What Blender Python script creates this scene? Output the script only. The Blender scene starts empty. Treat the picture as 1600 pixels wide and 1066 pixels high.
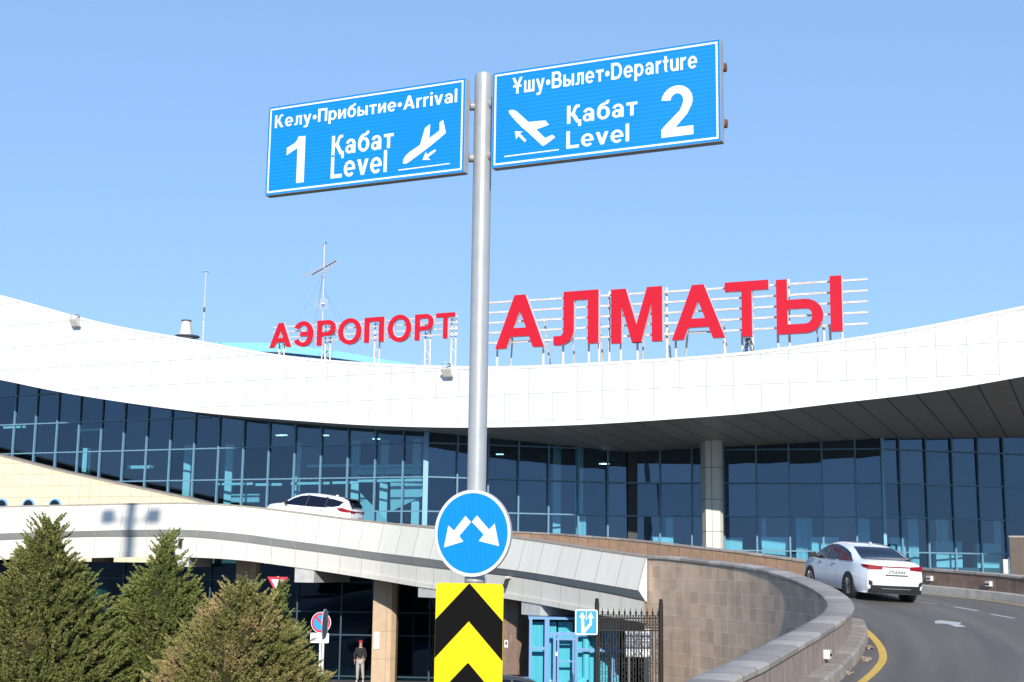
import bpy, bmesh, math, random
from mathutils import Vector, Matrix
R=math.radians
random.seed(7)
SC=bpy.context.scene
COL=SC.collection
# ---------------------------------------------------------------- camera
CAMZ=5.2; F=2095.0; PITCH=R(9.42); ROLL=R(.78)
cth,sth=math.cos(PITCH),math.sin(PITCH)
_r=Vector((1,0,0)); FW=Vector((0,cth,sth)); _u=Vector((0,-sth,cth))
UZ=Vector((0,0,1))
RT=_r*math.cos(ROLL)+_u*math.sin(ROLL); UP=_u*math.cos(ROLL)-_r*math.sin(ROLL)
cd=bpy.data.cameras.new('camera'); cam=bpy.data.objects.new('camera',cd); COL.objects.link(cam); SC.camera=cam
cd.sensor_width=36; cd.lens=F/1600*36; cd.clip_start=.1; cd.clip_end=6000
cam.matrix_world=Matrix(((RT.x,UP.x,-FW.x,0),(RT.y,UP.y,-FW.y,0),(RT.z,UP.z,-FW.z,CAMZ),(0,0,0,1)))
# ---------------------------------------------------------------- light
SUN_AZ=R(4); SUN_EL=R(23)
SD=Vector((math.sin(SUN_AZ)*math.cos(SUN_EL),-math.cos(SUN_AZ)*math.cos(SUN_EL),math.sin(SUN_EL)))
w=bpy.data.worlds.new('World'); SC.world=w; w.use_nodes=True
nt=w.node_tree; bg=nt.nodes['Background']
sky=nt.nodes.new('ShaderNodeTexSky'); sky.sky_type='NISHITA'; sky.sun_disc=False
sky.sun_elevation=SUN_EL; sky.sun_rotation=math.pi-SUN_AZ
sky.altitude=0; sky.air_density=1.0; sky.dust_density=0; sky.ozone_density=5
gm=nt.nodes.new('ShaderNodeGamma'); gm.inputs[1].default_value=.38
tn_=nt.nodes.new('ShaderNodeMix'); tn_.data_type='RGBA'; tn_.blend_type='MULTIPLY'; tn_.inputs[0].default_value=1; tn_.inputs[7].default_value=(1.96,2.66,3.64,1)
nt.links.new(sky.outputs[0],gm.inputs[0]); nt.links.new(gm.outputs[0],tn_.inputs[6]); nt.links.new(tn_.outputs[2],bg.inputs[0]); bg.inputs[1].default_value=.10
sl=bpy.data.lights.new('sun','SUN'); sl.energy=3.6; sl.angle=R(.5); sl.color=(1,.95,.87)
so=bpy.data.objects.new('sun',sl); COL.objects.link(so); so.rotation_euler=SD.to_track_quat('Z','Y').to_euler()
vs=SC.view_settings; vs.view_transform='Standard'; vs.look='None'; vs.gamma=1; vs.exposure=.5
SC.render.film_transparent=False
try:
    SC.cycles.max_bounces=8; SC.cycles.transparent_max_bounces=16; SC.cycles.use_denoising=True
except Exception: pass
# ---------------------------------------------------------------- helpers
def ray(px,py):
    return (FW+RT*((px-800)/F)+UP*((533-py)/F))
CP=Vector((0,0,CAMZ))
def atY(px,py,Y):
    d=ray(px,py); return CP+d*(Y/d.y)
def atP(px,py,a,b):            # on the vertical plane Y=a+bX
    d=ray(px,py); return CP+d*(a/(d.y-b*d.x))
def proj(P):
    q=P-CP; k=q.dot(FW); return (800+F*q.dot(RT)/k,533-F*q.dot(UP)/k)
def mix3(a,b,t): return tuple(a[i]*(1-t)+b[i]*t for i in range(3))
def lerp(xs,ys,x):
    if x<=xs[0]: return ys[0]+(ys[1]-ys[0])*(x-xs[0])/(xs[1]-xs[0])
    for i in range(len(xs)-1):
        if x<=xs[i+1]: return ys[i]+(ys[i+1]-ys[i])*(x-xs[i])/(xs[i+1]-xs[i])
    return ys[-1]+(ys[-1]-ys[-2])*(x-xs[-1])/(xs[-1]-xs[-2])
def smooth_interp(xs,ys,x):    # Catmull-Rom, linear outside
    n=len(xs)
    if x<=xs[0] or x>=xs[-1]: return lerp(xs,ys,x)
    i=max(k for k in range(n-1) if xs[k]<=x)
    def m(k):
        if k==0: return (ys[1]-ys[0])/(xs[1]-xs[0])
        if k==n-1: return (ys[-1]-ys[-2])/(xs[-1]-xs[-2])
        return (ys[k+1]-ys[k-1])/(xs[k+1]-xs[k-1])
    h=xs[i+1]-xs[i]; t=(x-xs[i])/h; t2=t*t;t3=t2*t
    return (2*t3-3*t2+1)*ys[i]+(t3-2*t2+t)*h*m(i)+(-2*t3+3*t2)*ys[i+1]+(t3-t2)*h*m(i+1)
def tag(o,label=None,cat=None,group=None,kind=None):
    if label: o['label']=label
    if cat: o['category']=cat
    if group: o['group']=group
    if kind: o['kind']=kind
    return o
def thing(name,loc,label,cat,group=None,rz=0):
    o=bpy.data.objects.new(name,None); COL.objects.link(o); o.location=loc; o.rotation_euler=(0,0,rz)
    o.empty_display_size=.3
    return tag(o,label,cat,group)
class MB:
    def __init__(s): s.v=[];s.f=[];s.uv=[]
    def quad(s,*ps,uv=None):
        i=len(s.v); s.v+= [Vector(p) for p in ps]; s.f.append(list(range(i,i+len(ps)))); s.uv.append(uv)
    def face_idx(s,idx,uv=None): s.f.append(idx); s.uv.append(uv)
    def box(s,c,size,ax=None,ay=None,az=None):
        ax=Vector(ax or (1,0,0)).normalized(); az=Vector(az or (0,0,1)).normalized()
        ay=Vector(ay).normalized() if ay else az.cross(ax)
        c=Vector(c); hx,hy,hz=[q/2 for q in size]; i=len(s.v)
        for a,b,d in ((-1,-1,-1),(1,-1,-1),(1,1,-1),(-1,1,-1),(-1,-1,1),(1,-1,1),(1,1,1),(-1,1,1)):
            s.v.append(c+ax*hx*a+ay*hy*b+az*hz*d)
        for q in ((0,3,2,1),(4,5,6,7),(0,1,5,4),(1,2,6,5),(2,3,7,6),(3,0,4,7)):
            s.f.append([i+k for k in q]); s.uv.append(None)
    def bar(s,p0,p1,w,h=None,up=(0,0,1)):
        p0=Vector(p0);p1=Vector(p1); d=(p1-p0); L=d.length
        if L<1e-6: return
        d/=L; up=Vector(up)
        if abs(d.dot(up))>.97: up=Vector((1,0,0))
        y=up.cross(d).normalized(); z=d.cross(y)
        s.box((p0+p1)/2,(L,w,h or w),d,y,z)
    def tube(s,p0,p1,r,n=10,r1=None,cap=True):
        p0=Vector(p0);p1=Vector(p1);d=(p1-p0).normalized(); r1=r if r1 is None else r1
        a=Vector((0,0,1)) if abs(d.z)<.9 else Vector((1,0,0))
        x=a.cross(d).normalized(); y=d.cross(x); i=len(s.v)
        for p,rr in ((p0,r),(p1,r1)):
            for k in range(n):
                t=2*math.pi*k/n; s.v.append(p+x*math.cos(t)*rr+y*math.sin(t)*rr)
        for k in range(n):
            s.f.append([i+k,i+(k+1)%n,i+n+(k+1)%n,i+n+k]); s.uv.append(None)
        if cap:
            s.f.append([i+k for k in range(n)][::-1]); s.uv.append(None)
            s.f.append([i+n+k for k in range(n)]); s.uv.append(None)
    def path(s,pts,r,n=6):
        for a,b in zip(pts,pts[1:]): s.tube(a,b,r,n)
    def prism(s,poly,O,ex,ey,n,t0,t1):   # poly 2D list, extruded along n from t0 to t1
        O=Vector(O); i=len(s.v); m=len(poly)
        for t in (t0,t1):
            for a,b in poly: s.v.append(O+ex*a+ey*b+n*t)
        s.f.append([i+k for k in range(m)][::-1]); s.uv.append(None)
        s.f.append([i+m+k for k in range(m)]); s.uv.append(None)
        for k in range(m):
            k2=(k+1)%m; s.f.append([i+k,i+k2,i+m+k2,i+m+k]); s.uv.append(None)
    def loft(s,rows,uvs=None,close=False):
        i=len(s.v); m=len(rows[0])
        for r in rows: s.v+=[Vector(p) for p in r]
        for a in range(len(rows)-1):
            for b in range(m if close else m-1):
                b2=(b+1)%m
                s.f.append([i+a*m+b,i+(a+1)*m+b,i+(a+1)*m+b2,i+a*m+b2])
                s.uv.append([uvs[a][b],uvs[a+1][b],uvs[a+1][b2],uvs[a][b2]] if uvs else None)
    def build(s,name,mat,parent=None,smooth=False,world=True,bevel=0,fixn=True,sharp=None):
        me=bpy.data.meshes.new(name); me.from_pydata([tuple(p) for p in s.v],[],s.f)
        if any(u is not None for u in s.uv):
            ul=me.uv_layers.new(name='UVMap'); k=0
            for fi,u in enumerate(s.uv):
                for j in range(len(s.f[fi])):
                    ul.data[k].uv=u[j] if u is not None else (0,0); k+=1
        if fixn:
            bm=bmesh.new(); bm.from_mesh(me); bmesh.ops.recalc_face_normals(bm,faces=bm.faces); bm.to_mesh(me); bm.free()
        me.materials.append(mat)
        o=bpy.data.objects.new(name,me); COL.objects.link(o)
        if smooth:
            for p in me.polygons: p.use_smooth=True
            if sharp:
                try: me.set_sharp_from_angle(angle=R(sharp))
                except Exception: pass
        if parent:
            o.parent=parent
            if world and parent.type=='EMPTY':
                o.location=-parent.location
        if bevel:
            b=o.modifiers.new('bevel','BEVEL'); b.width=bevel; b.segments=2; b.limit_method='ANGLE'
        return o
# ---------------------------------------------------------------- materials
def newmat(name):
    m=bpy.data.materials.new(name); m.use_nodes=True
    return m,m.node_tree,m.node_tree.nodes['Principled BSDF']
def N(t,ty,**k):
    n=t.nodes.new(ty)
    for a,b in k.items(): setattr(n,a,b)
    return n
def mat(name,col,rough=.6,metal=0,var=0,scale=3,col2=None,bump=0,bscale=40,coat=0,spec=.5,coord='Object',stretch=None):
    m,t,b=newmat(name)
    b.inputs['Base Color'].default_value=(*col,1); b.inputs['Roughness'].default_value=rough; b.inputs['Metallic'].default_value=metal
    b.inputs['Specular IOR Level'].default_value=spec
    if coat: b.inputs['Coat Weight'].default_value=coat; b.inputs['Coat Roughness'].default_value=.03
    tc=N(t,'ShaderNodeTexCoord'); mp=N(t,'ShaderNodeMapping')
    t.links.new(tc.outputs[coord],mp.inputs[0])
    if stretch: mp.inputs['Scale'].default_value=stretch
    if var or col2:
        no=N(t,'ShaderNodeTexNoise'); no.inputs['Scale'].default_value=scale; no.inputs['Detail'].default_value=6; no.inputs['Roughness'].default_value=.65
        t.links.new(mp.outputs[0],no.inputs['Vector'])
        cr=N(t,'ShaderNodeValToRGB'); cr.color_ramp.elements[0].position=.32; cr.color_ramp.elements[1].position=.68
        c2=col2 or tuple(min(1,c*(1+var)) for c in col); c1=col if col2 else tuple(c*(1-var) for c in col)
        cr.color_ramp.elements[0].color=(*c1,1); cr.color_ramp.elements[1].color=(*c2,1)
        t.links.new(no.outputs[0],cr.inputs[0]); t.links.new(cr.outputs[0],b.inputs['Base Color'])
    if bump:
        n2=N(t,'ShaderNodeTexNoise'); n2.inputs['Scale'].default_value=bscale; n2.inputs['Detail'].default_value=5
        bp=N(t,'ShaderNodeBump'); bp.inputs['Strength'].default_value=bump; bp.inputs['Distance'].default_value=.02
        t.links.new(mp.outputs[0],n2.inputs['Vector']); t.links.new(n2.outputs[0],bp.inputs['Height']); t.links.new(bp.outputs[0],b.inputs['Normal'])
    return m
def tile(name,col,col2,line,bw,bh,mortar,rough=.5,offset=0,var=.12,nscale=1.2,stain=None,stain_amt=.0,stretch=(1,1,1),ox=0,oy=0,bump=.3,spec=.5,stain_scale=1.6):
    m,t,b=newmat(name); b.inputs['Roughness'].default_value=rough; b.inputs['Specular IOR Level'].default_value=spec
    uv=N(t,'ShaderNodeUVMap'); mp=N(t,'ShaderNodeMapping'); mp.inputs['Location'].default_value=(ox,oy,0)
    t.links.new(uv.outputs[0],mp.inputs[0])
    br=N(t,'ShaderNodeTexBrick'); br.offset=offset; br.squash=1
    br.inputs['Scale'].default_value=1; br.inputs['Brick Width'].default_value=bw; br.inputs['Row Height'].default_value=bh
    br.inputs['Mortar Size'].default_value=mortar; br.inputs['Mortar Smooth'].default_value=.1
    br.inputs['Color1'].default_value=(*col,1); br.inputs['Color2'].default_value=(*col2,1); br.inputs['Mortar'].default_value=(*line,1)
    t.links.new(mp.outputs[0],br.inputs['Vector'])
    no=N(t,'ShaderNodeTexNoise'); no.inputs['Scale'].default_value=nscale; no.inputs['Detail'].default_value=8; no.inputs['Roughness'].default_value=.7
    m2=N(t,'ShaderNodeMapping'); m2.inputs['Scale'].default_value=stretch; t.links.new(uv.outputs[0],m2.inputs[0]); t.links.new(m2.outputs[0],no.inputs['Vector'])
    mr=N(t,'ShaderNodeMapRange'); mr.inputs[1].default_value=.3; mr.inputs[2].default_value=.7; mr.inputs[3].default_value=1-var; mr.inputs[4].default_value=1+var
    t.links.new(no.outputs[0],mr.inputs[0])
    mx=N(t,'ShaderNodeMix',data_type='RGBA',blend_type='MULTIPLY'); mx.inputs[0].default_value=1
    t.links.new(br.outputs[0],mx.inputs[6]); t.links.new(mr.outputs[0],mx.inputs[7]); out=mx.outputs[2]
    if stain:
        n3=N(t,'ShaderNodeTexNoise'); n3.inputs['Scale'].default_value=stain_scale; n3.inputs['Detail'].default_value=7; n3.inputs['Roughness'].default_value=.75
        m3=N(t,'ShaderNodeMapping'); m3.inputs['Scale'].default_value=(3.5,.5,1); m3.inputs['Location'].default_value=(3,7,0)
        t.links.new(uv.outputs[0],m3.inputs[0]); t.links.new(m3.outputs[0],n3.inputs['Vector'])
        m4=N(t,'ShaderNodeMapRange'); m4.inputs[1].default_value=.55; m4.inputs[2].default_value=.78; m4.inputs[3].default_value=0; m4.inputs[4].default_value=stain_amt
        t.links.new(n3.outputs[0],m4.inputs[0])
        mx2=N(t,'ShaderNodeMix',data_type='RGBA'); t.links.new(m4.outputs[0],mx2.inputs[0]); t.links.new(out,mx2.inputs[6]); mx2.inputs[7].default_value=(*stain,1); out=mx2.outputs[2]
    t.links.new(out,b.inputs['Base Color'])
    if bump:
        bp=N(t,'ShaderNodeBump'); bp.inputs['Strength'].default_value=bump; bp.inputs['Distance'].default_value=.01; bp.invert=True
        t.links.new(br.outputs['Fac'],bp.inputs['Height']); t.links.new(bp.outputs[0],b.inputs['Normal'])
    return m
def glass(name,tint,refl,rcol=(1,1,1),rough=.0,wobble=0):
    m=bpy.data.materials.new(name); m.use_nodes=True; t=m.node_tree
    for n in list(t.nodes): t.nodes.remove(n)
    o=N(t,'ShaderNodeOutputMaterial'); tr=N(t,'ShaderNodeBsdfTransparent'); gl=N(t,'ShaderNodeBsdfGlossy'); mx=N(t,'ShaderNodeMixShader')
    tr.inputs[0].default_value=(*tint,1); gl.inputs[0].default_value=(*rcol,1); gl.inputs['Roughness'].default_value=rough
    fr=N(t,'ShaderNodeFresnel'); fr.inputs[0].default_value=1.5
    mr=N(t,'ShaderNodeMath',operation='MULTIPLY_ADD'); t.links.new(fr.outputs[0],mr.inputs[0]); mr.inputs[1].default_value=.9; mr.inputs[2].default_value=refl-.036
    if wobble:
        tc=N(t,'ShaderNodeTexCoord'); n2=N(t,'ShaderNodeTexNoise'); n2.inputs['Scale'].default_value=.55; n2.inputs['Detail'].default_value=1
        bp=N(t,'ShaderNodeBump'); bp.inputs['Strength'].default_value=wobble; bp.inputs['Distance'].default_value=.05
        t.links.new(tc.outputs['Object'],n2.inputs['Vector']); t.links.new(n2.outputs[0],bp.inputs['Height']); t.links.new(bp.outputs[0],gl.inputs['Normal'])
    if wobble:
        uvn=N(t,'ShaderNodeUVMap'); fl=N(t,'ShaderNodeVectorMath',operation='FLOOR'); t.links.new(uvn.outputs[0],fl.inputs[0])
        wn=N(t,'ShaderNodeTexWhiteNoise',noise_dimensions='2D'); t.links.new(fl.outputs[0],wn.inputs['Vector'])
        sb=N(t,'ShaderNodeVectorMath',operation='SUBTRACT'); t.links.new(wn.outputs['Color'],sb.inputs[0]); sb.inputs[1].default_value=(.5,.5,.5)
        ml=N(t,'ShaderNodeVectorMath',operation='SCALE'); t.links.new(sb.outputs[0],ml.inputs[0]); ml.inputs['Scale'].default_value=.012
        ad=N(t,'ShaderNodeVectorMath',operation='ADD'); t.links.new(bp.outputs[0],ad.inputs[0]); t.links.new(ml.outputs[0],ad.inputs[1])
        nz=N(t,'ShaderNodeVectorMath',operation='NORMALIZE'); t.links.new(ad.outputs[0],nz.inputs[0]); t.links.new(nz.outputs[0],gl.inputs['Normal'])
        m2=N(t,'ShaderNodeMath',operation='MULTIPLY_ADD'); t.links.new(wn.outputs['Value'],m2.inputs[0]); m2.inputs[1].default_value=.035; t.links.new(mr.outputs[0],m2.inputs[2]); mr=m2
    t.links.new(mr.outputs[0],mx.inputs[0]); t.links.new(tr.outputs[0],mx.inputs[1]); t.links.new(gl.outputs[0],mx.inputs[2]); t.links.new(mx.outputs[0],o.inputs[0])
    return m
M={}
M['band']=tile('white_cladding',(.76,.76,.75),(.73,.73,.725),(.33,.32,.30),1.26,1.33,.013,rough=.45,var=.03,ox=.35,oy=.02,bump=.2)
M['bandcap']=mat('white_cap',(.85,.85,.84),.5)
M['soffit']=tile('soffit_panels',(.52,.455,.39),(.46,.40,.345),(.05,.05,.05),1.26,30,.03,rough=.45,var=.1)
M['roofblue']=mat('blue_roof_metal',(.16,.55,.66),.5,var=.05)
M['rooftop']=mat('roof_membrane',(.35,.35,.34),.9,var=.1)
M['bluedark']=mat('blue_roof_rim',(.03,.17,.27),.5,var=.15,scale=1)
M['glass']=glass('tinted_facade_glass',(.42,.74,.83),.13,(.48,.65,.88),wobble=.10)
M['glass_low']=glass('dark_lower_glass',(.12,.34,.42),.045,(.35,.6,1))
M['glass_door']=glass('clear_door_glass',(.38,.82,.90),.06,(.7,.85,1))
M['mull']=mat('painted_mullion',(.15,.29,.40),.45,var=.1)
M['mullw']=mat('corner_mullion',(.22,.45,.66),.4)
M['frameblue']=mat('blue_door_frame',(.15,.32,.56),.4)
M['cream']=tile('cream_tiles',(.80,.72,.50),(.76,.68,.46),(.42,.36,.2),.72,.66,.012,rough=.5,var=.05)
M['colm']=mat('column_cladding',(.70,.66,.56),.5,var=.04)
M['conc']=tile('parapet_panels',(.71,.67,.585),(.67,.635,.555),(.42,.37,.30),1.13,50,.016,rough=.6,var=.06,stain=(.42,.30,.18),stain_amt=.35,stretch=(4,.4,1))
M['conc2']=tile('beam_panels',(.67,.635,.555),(.63,.60,.53),(.42,.38,.33),1.13,50,.016,rough=.6,var=.06,stretch=(3,.5,1))
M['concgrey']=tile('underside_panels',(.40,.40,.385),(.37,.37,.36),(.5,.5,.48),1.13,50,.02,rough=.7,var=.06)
M['concplain']=mat('plain_concrete',(.50,.49,.46),.8,var=.12,bump=.2)
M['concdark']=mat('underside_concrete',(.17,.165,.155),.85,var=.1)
M['stone']=tile('stone_cladding',(.60,.43,.295),(.45,.325,.23),(.64,.54,.43),.42,.37,.008,rough=.65,offset=.12,var=.22,nscale=1.1,stain=(.14,.11,.095),stain_amt=.7,bump=.5,stain_scale=.9)
M['stonepier']=tile('pier_stone',(.56,.40,.25),(.52,.37,.23),(.32,.23,.15),.60,1.15,.010,rough=.6,var=.12,nscale=3)
M['stonebrown']=tile('brown_granite',(.235,.15,.105),(.20,.13,.095),(.12,.09,.07),.55,4,.012,rough=.55,var=.2,nscale=3,stain=(.5,.47,.43),stain_amt=.45)
M['stonetan']=tile('tan_granite',(.42,.26,.16),(.37,.23,.145),(.18,.12,.08),.55,4,.012,rough=.55,var=.2,nscale=3)
M['nearface']=tile('weathered_wall_slabs',(.33,.25,.20),(.29,.22,.18),(.16,.12,.10),.45,4,.014,rough=.7,var=.28,nscale=4,stain=(.66,.62,.57),stain_amt=.9,stretch=(3,1,1),bump=.6)
M['coping']=tile('coping_slabs',(.47,.41,.35),(.29,.25,.215),(.13,.11,.09),.75,5,.015,rough=.7,var=.18,nscale=5,bump=.5)
M['copingr']=mat('coping_edge',(.36,.31,.26),.7,var=.2,scale=8)
M['kerb']=tile('kerb_blocks',(.36,.31,.26),(.27,.23,.19),(.10,.08,.07),.5,3,.012,rough=.85,var=.25,nscale=6,stain=(.22,.17,.13),stain_amt=.8)
M['kerbfar']=tile('rough_concrete_base',(.45,.42,.38),(.41,.385,.35),(.3,.28,.26),2.4,3,.01,rough=.9,var=.28,nscale=2.5,stain=(.25,.22,.19),stain_amt=.7)
M['white']=mat('white_paint',(.80,.80,.78),.5,var=.03)
M['yellowline']=mat('yellow_road_paint',(.72,.44,.07),.7,var=.15,scale=6)
M['roadwhite']=mat('worn_white_road_paint',(.50,.49,.46),.8,var=.15,scale=8)
M['galv']=mat('grey_painted_steel',(.40,.41,.42),.42,0.15,var=.07,scale=7,bump=.12,bscale=9)
M['black']=mat('black_rubber',(.012,.012,.012),.75)
M['blackmat']=mat('black_reflective_sheet',(.008,.007,.007),.7,spec=.08)
M['red']=mat('red_acrylic',(.58,.012,.030),.5,var=.03,spec=.2)
M['letterside']=mat('pink_white_letter_return',(.80,.66,.66),.5)
M['rust']=mat('rusty_white_steel',(.74,.73,.70),.6,col2=(.55,.42,.30),scale=3.2,stretch=(1,1,4))
M['rustend']=mat('rusted_pipe',(.30,.10,.04),.85,col2=(.12,.05,.03),scale=20)
M['iron']=mat('wrought_iron',(.022,.019,.017),.6,0,spec=.3)
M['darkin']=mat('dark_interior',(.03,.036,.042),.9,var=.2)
M['darkfloor']=mat('interior_floor',(.16,.17,.17),.5,var=.1)
M['inwhite']=mat('interior_white',(.80,.85,.86),.7,var=.04)
M['curtain']=mat('curtain_cloth',(.66,.74,.76),.9,var=.1,scale=2,stretch=(6,6,.2))
M['carwhite']=mat('white_car_paint',(.80,.81,.83),.25,coat=1)
M['carblack']=mat('black_car_paint',(.03,.03,.035),.25,coat=1)
M['carglass']=mat('dark_car_glass',(.006,.009,.022),.05,spec=.35)
M['plastic']=mat('black_plastic',(.02,.02,.022),.5)
M['tyre']=mat('tyre_rubber',(.018,.018,.018),.85)
M['rim']=mat('alloy_rim',(.45,.45,.47),.3,.7)
M['redlight']=mat('red_lamp_lens',(.26,.004,.010),.5,spec=.15)
M['chrome']=mat('chrome_trim',(.6,.6,.62),.15,1)
M['plate']=mat('number_plate_white',(.75,.75,.75),.4)
M['ink']=mat('dark_ink',(.06,.06,.07),.6)
M['greytext']=mat('grey_lettering',(.35,.36,.38),.6)
M['greymetal']=mat('weathered_grey_metal',(.30,.30,.29),.5,.3,var=.1)
M['lamp']=mat('lamp_housing',(.62,.60,.56),.5,var=.1)
M['lampface']=mat('led_lens',(.75,.72,.62),.3)
M['trunk']=mat('spruce_bark',(.10,.065,.04),.9,var=.3,scale=10)
M['skin']=mat('skin',(.42,.25,.17),.6)
M['jacket']=mat('dark_jacket',(.02,.02,.025),.9)
M['trouser']=mat('pale_trousers',(.42,.40,.36),.9)
M['redcap']=mat('red_cap',(.45,.02,.03),.8)
M['signback']=mat('sign_back_metal',(.09,.14,.19),.5,.3)
M['signred']=mat('sign_red_sheet',(.62,.03,.06),.5)
M['brick']=mat('broken_brick',(.12,.06,.04),.9,col2=(.40,.34,.28),scale=14)
def retro(name,col,vert=False,freq=60,amt=.10):
    m,t,b=newmat(name); b.inputs['Roughness'].default_value=.45; b.inputs['Specular IOR Level'].default_value=.35
    uv=N(t,'ShaderNodeUVMap'); wv=N(t,'ShaderNodeTexWave'); wv.wave_type='BANDS'; wv.bands_direction='X' if vert else 'Y'
    wv.inputs['Scale'].default_value=freq; wv.inputs['Distortion'].default_value=.4; wv.inputs['Detail'].default_value=1
    t.links.new(uv.outputs[0],wv.inputs[0])
    no=N(t,'ShaderNodeTexNoise'); no.inputs['Scale'].default_value=1.3; t.links.new(uv.outputs[0],no.inputs['Vector'])
    mu=N(t,'ShaderNodeMath',operation='MULTIPLY'); t.links.new(wv.outputs['Fac'],mu.inputs[0]); t.links.new(no.outputs[0],mu.inputs[1])
    cr=N(t,'ShaderNodeValToRGB'); cr.color_ramp.elements[0].color=(*[c*(1-amt) for c in col],1); cr.color_ramp.elements[1].color=(*[min(1,c*(1+amt*1.3)) for c in col],1)
    cr.color_ramp.elements[0].position=.1; cr.color_ramp.elements[1].position=.5
    t.links.new(mu.outputs[0],cr.inputs[0]); t.links.new(cr.outputs[0],b.inputs['Base Color'])
    return m
M['blue']=retro('blue_retroreflective',(.003,.235,.78),False,9,.09)
M['blue2']=retro('blue_retroreflective_round',(.003,.25,.80),True,14,.10)
M['blue3']=mat('blue_sign_sheet',(.02,.33,.75),.5)
M['yellow']=retro('yellow_retroreflective',(.92,.70,.008),False,16,.05)
M['signwhite']=mat('white_sign_sheet',(.88,.89,.90),.5)
def asphalt(name,col,dark):
    m,t,b=newmat(name); b.inputs['Roughness'].default_value=.85
    uv=N(t,'ShaderNodeUVMap'); tc=N(t,'ShaderNodeTexCoord')
    fine=N(t,'ShaderNodeTexNoise'); fine.inputs['Scale'].default_value=45; fine.inputs['Detail'].default_value=4; t.links.new(tc.outputs['Object'],fine.inputs['Vector'])
    mp=N(t,'ShaderNodeMapping'); mp.inputs['Scale'].default_value=(.10,1.1,1); t.links.new(uv.outputs[0],mp.inputs[0])
    st=N(t,'ShaderNodeTexNoise'); st.inputs['Scale'].default_value=1.3; st.inputs['Detail'].default_value=5; t.links.new(mp.outputs[0],st.inputs['Vector'])
    c=N(t,'ShaderNodeValToRGB'); c.color_ramp.elements[0].position=.3; c.color_ramp.elements[1].position=.72
    c.color_ramp.elements[0].color=(*dark,1); c.color_ramp.elements[1].color=(*col,1); t.links.new(st.outputs[0],c.inputs[0])
    mr=N(t,'ShaderNodeMapRange'); mr.inputs[1].default_value=.3;mr.inputs[2].default_value=.7;mr.inputs[3].default_value=.85;mr.inputs[4].default_value=1.15; t.links.new(fine.outputs[0],mr.inputs[0])
    mx=N(t,'ShaderNodeMix',data_type='RGBA',blend_type='MULTIPLY'); mx.inputs[0].default_value=1; t.links.new(c.outputs[0],mx.inputs[6]); t.links.new(mr.outputs[0],mx.inputs[7]); t.links.new(mx.outputs[2],b.inputs['Base Color'])
    bp=N(t,'ShaderNodeBump'); bp.inputs['Strength'].default_value=.25; bp.inputs['Distance'].default_value=.01; t.links.new(fine.outputs[0],bp.inputs['Height']); t.links.new(bp.outputs[0],b.inputs['Normal'])
    return m
M['asphalt']=asphalt('ramp_asphalt',(.180,.154,.132),(.108,.094,.082))
M['ground']=mat('forecourt_asphalt',(.09,.088,.085),.9,var=.2,scale=.6)
M['grass']=mat('dry_grass',(.10,.10,.035),.95,col2=(.17,.14,.06),scale=3,bump=.5)
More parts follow.
